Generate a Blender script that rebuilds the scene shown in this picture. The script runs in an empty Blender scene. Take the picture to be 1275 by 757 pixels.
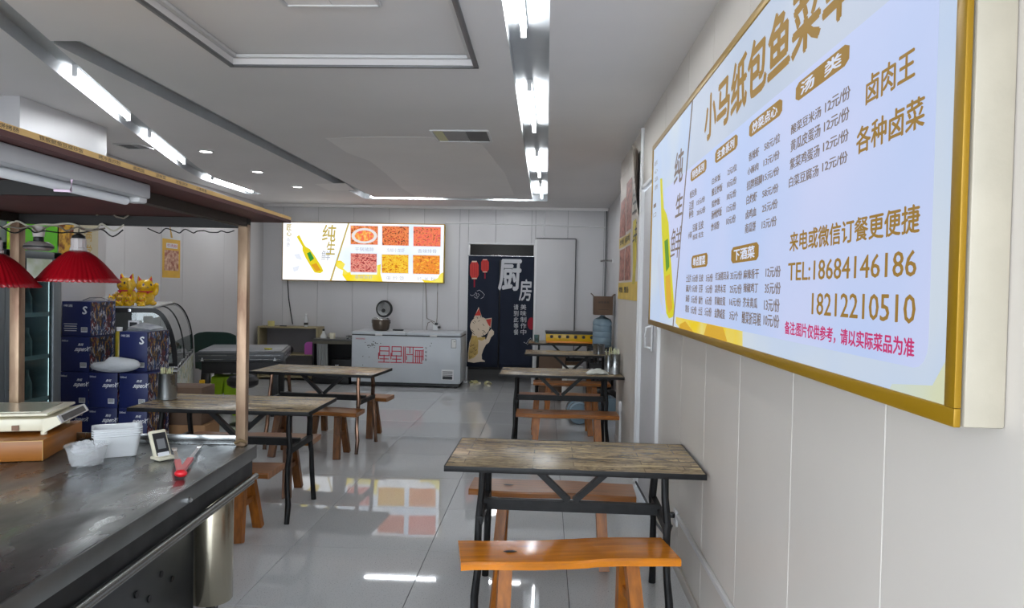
import bpy, bmesh, math, random
from mathutils import Vector, Matrix
random.seed(7)
R = math.radians
S = bpy.context.scene
COL = S.collection

# ------------------------------------------------------------------ camera
CAM = Vector((0.0, 0.0, 1.58))
FPX, CX, CY = 900.0, 637.5, 378.5
fw = Vector(((680 - CX) / FPX, (CY - 360) / FPX, 1.0)).normalized()
up = Vector((math.sin(0.021), math.cos(0.021), 0.0)); up = (up - up.dot(fw) * fw).normalized()
rt = up.cross(fw)
if rt.x < 0: rt = -rt
c_right = Vector((rt[0], fw[0], up[0])); c_up = Vector((rt[1], fw[1], up[1])); c_fwd = Vector((rt[2], fw[2], up[2]))
cd = bpy.data.cameras.new('camera'); cam = bpy.data.objects.new('camera', cd); COL.objects.link(cam)
cam.matrix_world = Matrix(((c_right[0], c_up[0], -c_fwd[0], CAM[0]), (c_right[1], c_up[1], -c_fwd[1], CAM[1]),
                           (c_right[2], c_up[2], -c_fwd[2], CAM[2]), (0, 0, 0, 1)))
cd.sensor_width = 36; cd.lens = FPX / 1275 * 36; cd.clip_start = 0.02; cd.clip_end = 200
S.camera = cam
def at(px, py, x=None, y=None, z=None):
    """a pixel of the photograph as a point on a plane of the room"""
    d = c_right * ((px - CX) / FPX) + c_up * ((CY - py) / FPX) + c_fwd
    t = (x - CAM.x) / d.x if x is not None else (y - CAM.y) / d.y if y is not None else (z - CAM.z) / d.z
    return CAM + d * t

# ------------------------------------------------------------------ light and exposure
W = bpy.data.worlds.new('daylight'); S.world = W; W.use_nodes = True
W.node_tree.nodes['Background'].inputs[0].default_value = (0.80, 0.90, 1.0, 1)
W.node_tree.nodes['Background'].inputs[1].default_value = 6.0
S.view_settings.view_transform = 'Standard'; S.view_settings.look = 'None'; S.view_settings.gamma = 1.0
S.view_settings.use_curve_mapping = False
S.view_settings.exposure = 0.2
TUBE_E = 46.0       # fluorescent tubes
SIGN_R_E = 0.74     # big menu light box on the right wall
SIGN_B_E = 1.0     # menu light box on the back wall
DAY_W = 66.0       # daylight through the open shop front
al = bpy.data.lights.new('shopfront_daylight', 'AREA'); al.shape = 'RECTANGLE'; al.size = 5.6; al.size_y = 2.5
al.energy = DAY_W; al.color = (0.93, 0.96, 1.0)
ao = bpy.data.objects.new('shopfront_daylight', al); COL.objects.link(ao)
ao.location = (-1.9, -1.45, 1.5); ao.rotation_euler = (R(90), 0, 0)   # points to +Y
S.cycles.max_bounces = 8; S.cycles.diffuse_bounces = 4; S.cycles.glossy_bounces = 4
S.cycles.transmission_bounces = 6; S.cycles.transparent_max_bounces = 8
S.cycles.caustics_reflective = False; S.cycles.caustics_refractive = False
S.cycles.sample_clamp_indirect = 6.0

# ------------------------------------------------------------------ materials
def srgb(r, g, b):
    f = lambda v: (v / 255 / 12.92) if v <= 10 else ((v / 255 + 0.055) / 1.055) ** 2.4
    return (f(r), f(g), f(b), 1)
def newmat(name):
    m = bpy.data.materials.new(name); m.use_nodes = True
    nt = m.node_tree; return m, nt, nt.nodes['Principled BSDF']
def N(nt, t, **k):
    n = nt.nodes.new(t)
    for a, v in k.items(): setattr(n, a, v)
    return n
def mat(name, col, rough=0.5, metal=0.0, var=0.0, vscale=6.0, bump=0.0, bscale=60.0, spec=None, rvar=0.0, stretch=(1, 1, 1), coat=0.0, alpha=None, trans=0.0, col2=None, ramp=(0.35, 0.7)):
    m, nt, b = newmat(name)
    b.inputs['Base Color'].default_value = col
    b.inputs['Roughness'].default_value = rough; b.inputs['Metallic'].default_value = metal
    if spec is not None: b.inputs['Specular IOR Level'].default_value = spec
    if coat: b.inputs['Coat Weight'].default_value = coat; b.inputs['Coat Roughness'].default_value = 0.1
    if trans: b.inputs['Transmission Weight'].default_value = trans
    if alpha is not None: b.inputs['Alpha'].default_value = alpha
    if var or bump or rvar or col2:
        tc = N(nt, 'ShaderNodeTexCoord'); mp = N(nt, 'ShaderNodeMapping'); mp.inputs['Scale'].default_value = stretch
        oi = N(nt, 'ShaderNodeObjectInfo'); ad = N(nt, 'ShaderNodeVectorMath', operation='ADD')
        ml = N(nt, 'ShaderNodeMath', operation='MULTIPLY'); ml.inputs[1].default_value = 37.0
        nt.links.new(oi.outputs['Random'], ml.inputs[0]); nt.links.new(ml.outputs[0], ad.inputs[1])
        nt.links.new(tc.outputs['Object'], ad.inputs[0]); nt.links.new(ad.outputs[0], mp.inputs['Vector'])
        if var or col2:
            no = N(nt, 'ShaderNodeTexNoise'); no.inputs['Scale'].default_value = vscale; no.inputs['Detail'].default_value = 6
            nt.links.new(mp.outputs[0], no.inputs['Vector'])
            rp = N(nt, 'ShaderNodeValToRGB'); e = rp.color_ramp.elements
            e[0].position, e[1].position = ramp
            c2 = col2 or tuple(min(1, c * (1 + var)) for c in col[:3]) + (1,)
            e[0].color = tuple(c * (1 - var) for c in col[:3]) + (1,) if not col2 else col
            e[1].color = c2
            nt.links.new(no.outputs['Fac'], rp.inputs['Fac']); nt.links.new(rp.outputs['Color'], b.inputs['Base Color'])
        if rvar:
            n3 = N(nt, 'ShaderNodeTexNoise'); n3.inputs['Scale'].default_value = vscale * 1.7; n3.inputs['Detail'].default_value = 5
            nt.links.new(mp.outputs[0], n3.inputs['Vector'])
            mr = N(nt, 'ShaderNodeMapRange'); mr.inputs[1].default_value = 0.3; mr.inputs[2].default_value = 0.7
            mr.inputs[3].default_value = max(0.02, rough - rvar); mr.inputs[4].default_value = rough + rvar
            nt.links.new(n3.outputs['Fac'], mr.inputs[0]); nt.links.new(mr.outputs[0], b.inputs['Roughness'])
        if bump:
            n2 = N(nt, 'ShaderNodeTexNoise'); n2.inputs['Scale'].default_value = bscale; n2.inputs['Detail'].default_value = 3
            nt.links.new(mp.outputs[0], n2.inputs['Vector'])
            bp = N(nt, 'ShaderNodeBump'); bp.inputs['Strength'].default_value = bump; bp.inputs['Distance'].default_value = 0.01
            nt.links.new(n2.outputs['Fac'], bp.inputs['Height']); nt.links.new(bp.outputs[0], b.inputs['Normal'])
    return m
def emis(name, col, e, noise=None, vscale=8.0, ramp=(0.35, 0.65), detail=4.0, stretch=(1, 1, 1)):
    """a backlit print: it gives off its own light, with a little surface gloss"""
    m, nt, b = newmat(name)
    b.inputs['Base Color'].default_value = (0.02, 0.02, 0.02, 1); b.inputs['Roughness'].default_value = 0.55; b.inputs['Specular IOR Level'].default_value = 0.15
    b.inputs['Emission Color'].default_value = col; b.inputs['Emission Strength'].default_value = e
    if noise:
        tc = N(nt, 'ShaderNodeTexCoord'); mp = N(nt, 'ShaderNodeMapping'); mp.inputs['Scale'].default_value = stretch
        no = N(nt, 'ShaderNodeTexNoise'); no.inputs['Scale'].default_value = vscale; no.inputs['Detail'].default_value = detail
        rp = N(nt, 'ShaderNodeValToRGB'); cols = [col] + list(noise)
        el = rp.color_ramp.elements
        while len(el) < len(cols): el.new(0.5)
        for i, c in enumerate(cols):
            el[i].position = ramp[0] + (ramp[1] - ramp[0]) * i / (len(cols) - 1); el[i].color = c
        nt.links.new(tc.outputs['Object'], mp.inputs[0]); nt.links.new(mp.outputs[0], no.inputs['Vector'])
        nt.links.new(no.outputs['Fac'], rp.inputs['Fac']); nt.links.new(rp.outputs['Color'], b.inputs['Emission Color'])
    return m
M = {}
M['panel'] = mat('white_sandwich_panel', srgb(203, 201, 202), 0.42, var=0.03, vscale=1.2, bump=0.03, bscale=9)
M['panel_warm'] = mat('white_panel_right', srgb(205, 198, 190), 0.42, var=0.03, vscale=1.2, bump=0.03, bscale=9)
M['joint'] = mat('panel_joint', srgb(120, 120, 122), 0.7)
M['ceil'] = mat('ceiling_paint', srgb(230, 227, 226), 0.75, var=0.03, vscale=0.8, bump=0.05, bscale=14)
M['ceil2'] = mat('ceiling_putty', srgb(244, 241, 239), 0.75, var=0.02, vscale=1.5)
M['grey_trim'] = mat('grey_metal_trim', srgb(120, 120, 122), 0.4, metal=0.6)
M['white'] = mat('white_plastic', srgb(222, 222, 222), 0.4)
M['white_metal'] = mat('white_enamel', srgb(196, 201, 206), 0.35, var=0.03, vscale=3)
M['grout'] = mat('grout', srgb(95, 97, 98), 0.8)
M['black'] = mat('black_metal', srgb(20, 20, 21), 0.5, var=0.4, vscale=14, bump=0.15, bscale=30, spec=0.3)
M['trough'] = mat('trough_metal', srgb(184, 187, 190), 0.5, var=0.03)
M['blackp'] = mat('black_plastic', srgb(18, 18, 20), 0.45)
M['dark'] = mat('dark_grey', srgb(48, 49, 52), 0.5)
M['steel'] = mat('brushed_stainless', srgb(150, 152, 152), 0.28, metal=1.0, var=0.22, vscale=3.0, rvar=0.14, bump=0.03, bscale=20, stretch=(1, 1, 1))
M['steel_top'] = mat('worn_stainless_top', srgb(112, 114, 114), 0.30, metal=0.9, var=0.35, vscale=2.6, rvar=0.17, bump=0.05, bscale=7, stretch=(1.6, 0.7, 1))
M['steel_dark'] = mat('dark_stainless', srgb(54, 55, 56), 0.42, metal=0.7, var=0.2, vscale=4, rvar=0.1)
M['copper'] = mat('weathered_post', srgb(128, 98, 78), 0.42, metal=0.55, col2=srgb(186, 160, 132), vscale=3, stretch=(5, 5, 1.2), rvar=0.1)
M['rail'] = mat('rail_steel', srgb(150, 152, 150), 0.25, metal=1)
M['chrome'] = mat('chrome', srgb(200, 200, 200), 0.15, metal=1)
M['tube'] = None
M['orange'] = mat('varnished_pine', srgb(206, 122, 14), 0.24, var=0.22, vscale=3.2, stretch=(1.2, 14, 6), coat=0.5, bump=0.05, bscale=8)
M['brownwood'] = mat('dark_varnished_pine', srgb(140, 84, 30), 0.3, var=0.3, vscale=3.2, stretch=(1.2, 14, 6), coat=0.15, bump=0.05, bscale=8)
M['legwood'] = mat('pine_leg', srgb(158, 92, 22), 0.42, var=0.3, vscale=4, stretch=(10, 10, 1.5))
M['legdark'] = mat('dark_pine_leg', srgb(104, 62, 24), 0.42, var=0.35, vscale=4, stretch=(10, 10, 1.5))
def weathered():
    m, nt, b = newmat('weathered_plank_laminate')
    tc = N(nt, 'ShaderNodeTexCoord'); oi = N(nt, 'ShaderNodeObjectInfo'); ml = N(nt, 'ShaderNodeMath', operation='MULTIPLY'); ml.inputs[1].default_value = 50
    ad = N(nt, 'ShaderNodeVectorMath', operation='ADD'); mp = N(nt, 'ShaderNodeMapping'); mp.inputs['Scale'].default_value = (1.5, 10, 1)
    nt.links.new(oi.outputs['Random'], ml.inputs[0]); nt.links.new(tc.outputs['Object'], ad.inputs[0]); nt.links.new(ml.outputs[0], ad.inputs[1])
    nt.links.new(ad.outputs[0], mp.inputs[0])
    n = N(nt, 'ShaderNodeTexNoise'); n.inputs['Scale'].default_value = 2.2; n.inputs['Detail'].default_value = 8; n.inputs['Roughness'].default_value = 0.62; n.inputs['Distortion'].default_value = 1.0
    nt.links.new(mp.outputs[0], n.inputs['Vector'])
    r = N(nt, 'ShaderNodeValToRGB'); e = r.color_ramp.elements
    e[0].position, e[0].color = 0.30, srgb(52, 44, 38); e[1].position, e[1].color = 0.66, srgb(240, 216, 160)
    x = e.new(0.40); x.color = srgb(98, 84, 70); x = e.new(0.47); x.color = srgb(196, 172, 132); x = e.new(0.54); x.color = srgb(150, 134, 110); x = e.new(0.60); x.color = srgb(214, 190, 148)
    nt.links.new(n.outputs['Fac'], r.inputs['Fac'])
    # knots
    mp2 = N(nt, 'ShaderNodeMapping'); mp2.inputs['Scale'].default_value = (2.3, 5.5, 1); nt.links.new(ad.outputs[0], mp2.inputs[0])
    v = N(nt, 'ShaderNodeTexVoronoi', feature='DISTANCE_TO_EDGE'); v.inputs['Scale'].default_value = 1.6
    nn = N(nt, 'ShaderNodeTexNoise'); nn.inputs['Scale'].default_value = 5; vm = N(nt, 'ShaderNodeVectorMath', operation='ADD')
    nt.links.new(mp2.outputs[0], nn.inputs['Vector']); nt.links.new(mp2.outputs[0], vm.inputs[0]); nt.links.new(nn.outputs['Color'], vm.inputs[1]); nt.links.new(vm.outputs[0], v.inputs['Vector'])
    r2 = N(nt, 'ShaderNodeValToRGB'); r2.color_ramp.elements[0].position = 0.0; r2.color_ramp.elements[0].color = (0.25, 0.23, 0.21, 1); r2.color_ramp.elements[1].position = 0.05; r2.color_ramp.elements[1].color = (1, 1, 1, 1)
    nt.links.new(v.outputs['Distance'], r2.inputs['Fac'])
    mx = N(nt, 'ShaderNodeMix', data_type='RGBA', blend_type='MULTIPLY'); mx.inputs[0].default_value = 0.55
    nt.links.new(r.outputs[0], mx.inputs[6]); nt.links.new(r2.outputs[0], mx.inputs[7])
    bk = N(nt, 'ShaderNodeTexBrick'); bk.inputs['Scale'].default_value = 1.0; bk.inputs['Brick Width'].default_value = 0.52; bk.inputs['Row Height'].default_value = 0.082; bk.inputs['Mortar Size'].default_value = 0.0022
    bk.inputs['Color1'].default_value = (1.0, 0.96, 0.86, 1); bk.inputs['Color2'].default_value = (0.42, 0.40, 0.38, 1); bk.inputs['Mortar'].default_value = (0.16, 0.14, 0.12, 1); bk.offset = 0.37
    nt.links.new(tc.outputs['Object'], bk.inputs['Vector'])
    mx3 = N(nt, 'ShaderNodeMix', data_type='RGBA', blend_type='MULTIPLY'); mx3.inputs[0].default_value = 0.8
    nt.links.new(mx.outputs[2], mx3.inputs[6]); nt.links.new(bk.outputs['Color'], mx3.inputs[7]); nt.links.new(mx3.outputs[2], b.inputs['Base Color'])
    b.inputs['Roughness'].default_value = 0.27; b.inputs['Specular IOR Level'].default_value = 0.45
    return m
M['tabletop'] = weathered()
def tile_mat():
    m, nt, b = newmat('polished_porcelain_tile')
    tc = N(nt, 'ShaderNodeTexCoord'); oi = N(nt, 'ShaderNodeObjectInfo')
    n = N(nt, 'ShaderNodeTexNoise'); n.inputs['Scale'].default_value = 150; n.inputs['Detail'].default_value = 3; nt.links.new(tc.outputs['Object'], n.inputs['Vector'])
    r = N(nt, 'ShaderNodeValToRGB'); e = r.color_ramp.elements; e[0].position, e[0].color = 0.28, srgb(140, 143, 146); e[1].position, e[1].color = 0.42, srgb(204, 206, 207)
    nt.links.new(n.outputs['Fac'], r.inputs['Fac'])
    mr = N(nt, 'ShaderNodeMapRange'); mr.inputs[3].default_value = 0.92; mr.inputs[4].default_value = 1.04; nt.links.new(oi.outputs['Random'], mr.inputs[0])
    hs = N(nt, 'ShaderNodeHueSaturation'); nt.links.new(mr.outputs[0], hs.inputs['Value']); nt.links.new(r.outputs[0], hs.inputs['Color']); nt.links.new(hs.outputs[0], b.inputs['Base Color'])
    b.inputs['Roughness'].default_value = 0.03; b.inputs['IOR'].default_value = 1.62
    n2 = N(nt, 'ShaderNodeTexNoise'); n2.inputs['Scale'].default_value = 2.2; nt.links.new(tc.outputs['Object'], n2.inputs['Vector'])
    bp = N(nt, 'ShaderNodeBump'); bp.inputs['Strength'].default_value = 0.015; bp.inputs['Distance'].default_value = 0.02
    nt.links.new(n2.outputs['Fac'], bp.inputs['Height']); nt.links.new(bp.outputs[0], b.inputs['Normal'])
    return m
M['tile'] = tile_mat()
M['navy'] = mat('navy_print_carton', srgb(18, 30, 84), 0.45, var=0.1, vscale=3)
M['ink_white'] = mat('white_ink', srgb(226, 228, 232), 0.5)
M['ink_dark'] = mat('dark_ink', srgb(40, 36, 34), 0.5)
M['ink_red'] = mat('red_ink', srgb(190, 24, 52), 0.5)
M['ink_gold'] = mat('gold_ink', srgb(196, 154, 60), 0.5)
def collage(name, cols, scale, rough=0.5, stretch=(1, 1, 1)):
    m, nt, b = newmat(name)
    tc = N(nt, 'ShaderNodeTexCoord'); mp = N(nt, 'ShaderNodeMapping'); mp.inputs['Scale'].default_value = stretch
    n0 = N(nt, 'ShaderNodeTexNoise'); n0.inputs['Scale'].default_value = scale * 0.6; n0.inputs['Detail'].default_value = 3
    ad = N(nt, 'ShaderNodeVectorMath', operation='MULTIPLY_ADD'); ad.inputs[1].default_value = (0.25, 0.25, 0.25)
    nt.links.new(tc.outputs['Object'], mp.inputs[0]); nt.links.new(mp.outputs[0], n0.inputs['Vector'])
    nt.links.new(n0.outputs['Color'], ad.inputs[0]); nt.links.new(mp.outputs[0], ad.inputs[2])
    v = N(nt, 'ShaderNodeTexVoronoi'); v.inputs['Scale'].default_value = scale; nt.links.new(ad.outputs[0], v.inputs['Vector'])
    r = N(nt, 'ShaderNodeValToRGB'); r.color_ramp.interpolation = 'CONSTANT'; el = r.color_ramp.elements
    while len(el) < len(cols): el.new(0.5)
    for i, c in enumerate(cols): el[i].position = 0.1 + 0.8 * i / len(cols); el[i].color = c
    sp = N(nt, 'ShaderNodeSeparateColor'); nt.links.new(v.outputs['Color'], sp.inputs[0]); nt.links.new(sp.outputs[0], r.inputs['Fac'])
    nt.links.new(r.outputs[0], b.inputs['Base Color']); b.inputs['Roughness'].default_value = rough
    return m, nt, b, r
M['comic'] = collage('comic_collage_print', [srgb(14, 18, 50), srgb(26, 44, 100), srgb(190, 190, 196), srgb(14, 16, 26), srgb(96, 28, 30), srgb(20, 30, 70), srgb(150, 112, 44), srgb(54, 84, 130), srgb(170, 172, 180), srgb(16, 20, 44)], 34, stretch=(1, 1, 0.45))[0]
M['cardboard'] = mat('cardboard', srgb(150, 112, 76), 0.75, var=0.1, vscale=4)
M['darkcard'] = mat('dark_cardboard', srgb(98, 76, 60), 0.8, var=0.15, vscale=4)
M['navycloth'] = mat('navy_curtain_cloth', srgb(11, 22, 42), 0.85, bump=0.2, bscale=200)
M['cloth_white'] = mat('cloth_print_white', srgb(196, 196, 200), 0.85)
M['cloth_red'] = mat('cloth_print_red', srgb(190, 58, 50), 0.85)
M['cloth_darkred'] = mat('cloth_print_dark_red', srgb(150, 26, 44), 0.85)
M['cloth_cream'] = mat('cloth_print_cream', srgb(214, 196, 174), 0.85)
M['cloth_gold'] = mat('cloth_print_gold', srgb(196, 164, 96), 0.85, var=0.15, vscale=14)
M['clothink'] = mat('cloth_print_ink', srgb(40, 32, 36), 0.85)
M['gold'] = mat('glossy_yellow_ceramic', srgb(222, 176, 16), 0.18, var=0.12, vscale=20, coat=0.6)
M['redp'] = mat('red_pleated_plastic', srgb(176, 14, 30), 0.3, coat=0.3)
M['maroon'] = mat('maroon_board', srgb(78, 40, 36), 0.6, var=0.15, vscale=3)
M['tan'] = mat('tan_board_edge', srgb(206, 168, 104), 0.6, var=0.1, vscale=5)
M['brown_lam'] = mat('brown_laminate_box', srgb(158, 96, 30), 0.4, var=0.14, vscale=3, stretch=(1, 1, 14))
M['cream'] = mat('cream_plastic', srgb(226, 220, 196), 0.35, var=0.03, vscale=6)
M['beige'] = mat('beige_laminate', srgb(158, 146, 112), 0.5, var=0.06, vscale=5)
M['yellow'] = mat('yellow_enamel', srgb(232, 186, 20), 0.3)
M['lime'] = mat('lime_plastic', srgb(164, 206, 20), 0.35)
M['ylw_plastic'] = mat('yellow_plastic', srgb(222, 172, 30), 0.4)
M['pink'] = mat('magenta_plastic', srgb(180, 84, 168), 0.4)
M['green_cloth'] = mat('dark_green_vinyl', srgb(26, 56, 48), 0.45)
M['redrubber'] = mat('red_silicone', srgb(216, 32, 44), 0.3)
M['charcoal'] = mat('charcoal_table', srgb(70, 72, 76), 0.35, var=0.05)
M['greytop'] = mat('grey_table_cover', srgb(128, 130, 134), 0.4, var=0.05, vscale=4)
M['cable'] = mat('cable_grey', srgb(120, 112, 100), 0.5)
M['bluewater'] = mat('blue_polycarbonate', srgb(150, 176, 192), 0.12, trans=0.35, var=0.1, vscale=5)
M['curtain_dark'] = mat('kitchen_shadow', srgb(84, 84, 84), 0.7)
M['paper'] = mat('white_paper', srgb(225, 225, 222), 0.7)
M['bag'] = mat('white_plastic_bag', srgb(205, 208, 212), 0.3, trans=0.15, bump=0.6, bscale=30)
def glass(name, col=(0.9, 0.95, 0.95, 1), rough=0.02, w=0.85):
    m, nt, b = newmat(name); nt.nodes.remove(b)
    g = N(nt, 'ShaderNodeBsdfGlossy'); g.inputs['Roughness'].default_value = rough; t = N(nt, 'ShaderNodeBsdfTransparent'); t.inputs[0].default_value = col
    lw = N(nt, 'ShaderNodeLayerWeight'); pw = N(nt, 'ShaderNodeMath', operation='POWER'); pw.inputs[1].default_value = 4.0; fr = N(nt, 'ShaderNodeMath', operation='MULTIPLY_ADD'); fr.inputs[1].default_value = 0.8; fr.inputs[2].default_value = 0.035
    nt.links.new(lw.outputs['Facing'], pw.inputs[0]); nt.links.new(pw.outputs[0], fr.inputs[0]); mx = N(nt, 'ShaderNodeMixShader')
    nt.links.new(fr.outputs[0], mx.inputs[0]); nt.links.new(t.outputs[0], mx.inputs[1]); nt.links.new(g.outputs[0], mx.inputs[2])
    nt.links.new(mx.outputs[0], nt.nodes['Material Output'].inputs[0]); return m
M['glass'] = glass('clear_pane')
M['glass_green'] = glass('green_tinted_pane', (0.62, 0.72, 0.72, 1), 0.05)
def frosty(name, a):
    m, nt, b = newmat(name); b.inputs['Base Color'].default_value = (0.85, 0.87, 0.88, 1); b.inputs['Roughness'].default_value = 0.25
    t = N(nt, 'ShaderNodeBsdfTransparent'); mx = N(nt, 'ShaderNodeMixShader'); mx.inputs[0].default_value = a
    nt.links.new(t.outputs[0], mx.inputs[1]); nt.links.new(b.outputs[0], mx.inputs[2]); nt.links.new(mx.outputs[0], nt.nodes['Material Output'].inputs[0]); return m
M['clearplastic'] = frosty('clear_food_plastic', 0.26)
M['milky'] = frosty('milky_food_plastic', 0.66)
M['tube_on'] = emis('lit_tube', (0.93, 0.97, 1.0, 1), TUBE_E)
M['disc_on'] = emis('lit_downlight', (1.0, 0.98, 0.94, 1), 6.0)
M['tube_off'] = mat('unlit_tube', srgb(226, 228, 230), 0.3)

# ------------------------------------------------------------------ geometry builder
class MB:
    def __init__(s): s.bm = bmesh.new()
    def _xf(s, vs, mtx):
        if mtx is not None: bmesh.ops.transform(s.bm, matrix=mtx, verts=vs)
    def box(s, c, d, rz=0, bev=0, mtx=None):
        m0 = Matrix.Translation(Vector(c)) @ Matrix.Rotation(rz, 4, 'Z') @ Matrix.Diagonal((d[0], d[1], d[2], 1))
        r = bmesh.ops.create_cube(s.bm, size=1.0, matrix=m0)
        if bev:
            ed = list({e for v in r['verts'] for e in v.link_edges})
            q = bmesh.ops.bevel(s.bm, geom=ed, offset=bev, segments=2, profile=0.5, affect='EDGES')
            vs = list({v for f in q['faces'] for v in f.verts} | {v for v in r['verts'] if v.is_valid})
        else: vs = r['verts']
        s._xf(vs, mtx); return s
    def rod(s, p0, p1, r0, r1=None, seg=12, cap=True):
        p0, p1 = Vector(p0), Vector(p1); d = p1 - p0; L = d.length
        q = d.to_track_quat('Z', 'Y').to_matrix().to_4x4()
        bmesh.ops.create_cone(s.bm, cap_ends=cap, segments=seg, radius1=r0, radius2=r0 if r1 is None else r1, depth=L,
                              matrix=Matrix.Translation((p0 + p1) / 2) @ q)
        return s
    def bar(s, p0, p1, w, h, hint=(0, 0, 1)):
        """a rectangular bar from p0 to p1, w across, h along the hint direction"""
        p0, p1 = Vector(p0), Vector(p1); d = (p1 - p0); L = d.length; z = d.normalized(); u = Vector(hint)
        x = u.cross(z)
        if x.length < 1e-4: x = Vector((1, 0, 0)).cross(z)
        x.normalize(); y = z.cross(x)
        m = Matrix(((x[0], y[0], z[0], 0), (x[1], y[1], z[1], 0), (x[2], y[2], z[2], 0), (0, 0, 0, 1)))
        bmesh.ops.create_cube(s.bm, size=1.0, matrix=Matrix.Translation((p0 + p1) / 2) @ m @ Matrix.Diagonal((w, h, L, 1)))
        return s
    def tube(s, pts, r, seg=8):
        pts = [Vector(p) for p in pts]; rings = []
        for i, p in enumerate(pts):
            d = (pts[min(i + 1, len(pts) - 1)] - pts[max(i - 1, 0)]).normalized()
            a = d.cross(Vector((0, 0, 1)))
            if a.length < 1e-3: a = d.cross(Vector((0, 1, 0)))
            a.normalize(); b = d.cross(a).normalized(); rr = r[i] if isinstance(r, (list, tuple)) else r
            rings.append([s.bm.verts.new(p + a * (rr * math.cos(2 * math.pi * k / seg)) + b * (rr * math.sin(2 * math.pi * k / seg))) for k in range(seg)])
        for A, B in zip(rings, rings[1:]):
            for k in range(seg): s.bm.faces.new((A[k], A[(k + 1) % seg], B[(k + 1) % seg], B[k]))
        s.bm.faces.new(rings[0]); s.bm.faces.new(list(reversed(rings[-1])))
        return s
    def lathe(s, prof, c=(0, 0, 0), seg=32, wob=0.0, nw=0, mtx=None):
        rings = []
        for i, (r, z) in enumerate(prof):
            ring = []
            for k in range(seg):
                a = 2 * math.pi * k / seg; rr = max(r, 1e-5) * (1 + (wob * math.cos(nw * a) if nw else 0))
                p = Vector((rr * math.cos(a), rr * math.sin(a), z))
                if mtx is not None: p = mtx @ p
                ring.append(s.bm.verts.new(p + Vector(c)))
            rings.append(ring)
        for A, B in zip(rings, rings[1:]):
            for k in range(seg): s.bm.faces.new((A[k], A[(k + 1) % seg], B[(k + 1) % seg], B[k]))
        return s
    def prism(s, pts, vec):
        """polygon (3D points) swept by vec"""
        v = Vector(vec); a = [s.bm.verts.new(Vector(p)) for p in pts]; b = [s.bm.verts.new(Vector(p) + v) for p in pts]
        s.bm.faces.new(a); s.bm.faces.new(list(reversed(b))); n = len(a)
        for i in range(n): s.bm.faces.new((a[i], b[i], b[(i + 1) % n], a[(i + 1) % n]))
        return s
    def ball(s, c, r, seg=16, rot=None):
        r = (r, r, r) if not isinstance(r, (tuple, list)) else r
        m = Matrix.Translation(Vector(c)) @ (rot.to_4x4() if rot else Matrix()) @ Matrix.Diagonal((r[0], r[1], r[2], 1))
        bmesh.ops.create_uvsphere(s.bm, u_segments=seg, v_segments=max(6, seg // 2), radius=1, matrix=m); return s
    def grid(s, f, nu, nv):
        g = [[s.bm.verts.new(Vector(f(i / nu, j / nv))) for j in range(nv + 1)] for i in range(nu + 1)]
        for i in range(nu):
            for j in range(nv): s.bm.faces.new((g[i][j], g[i + 1][j], g[i + 1][j + 1], g[i][j + 1]))
        return s
    def poly(s, pts):
        s.bm.faces.new([s.bm.verts.new(Vector(p)) for p in pts]); return s
    def mesh(s, name, m, smooth=False, recalc=True):
        if recalc: bmesh.ops.recalc_face_normals(s.bm, faces=s.bm.faces)
        me = bpy.data.meshes.new(name); s.bm.to_mesh(me); s.bm.free()
        for x in (m if isinstance(m, (list, tuple)) else [m]): me.materials.append(x)
        if smooth:
            for p in me.polygons: p.use_smooth = True
            if smooth == 'auto':
                me.set_sharp_from_angle(angle=R(35))
        return me
    def build(s, name, m, parent=None, loc=(0, 0, 0), rz=0, smooth='auto', recalc=True):
        return place(name, s.mesh(name, m, smooth, recalc), parent, loc, rz)
def place(name, me, parent=None, loc=(0, 0, 0), rz=0):
    o = bpy.data.objects.new(name, me); COL.objects.link(o); o.parent = parent; o.location = loc; o.rotation_euler = (0, 0, rz); return o
def tag(o, label=None, cat=None, group=None, kind=None):
    if label: o['label'] = label
    if cat: o['category'] = cat
    if group: o['group'] = group
    if kind: o['kind'] = kind
    return o
def thing(name, label, cat, loc=(0, 0, 0), rz=0, group=None):
    o = bpy.data.objects.new(name, None); COL.objects.link(o); o.location = loc; o.rotation_euler = (0, 0, rz)
    o.empty_display_size = 0.05
    return tag(o, label, cat, group)
def copy_tree(o, parent=None, label=None, loc=None, rz=None):
    c = o.copy(); COL.objects.link(c); c.parent = parent
    if label: c['label'] = label
    if loc is not None: c.location = loc
    if rz is not None: c.rotation_euler = (0, 0, rz)
    for ch in KIDS(o): copy_tree(ch, c)
    return c
def KIDS(o): return [x for x in COL.objects if x.parent == o]
def struct(o): o['kind'] = 'structure'; return o

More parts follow.
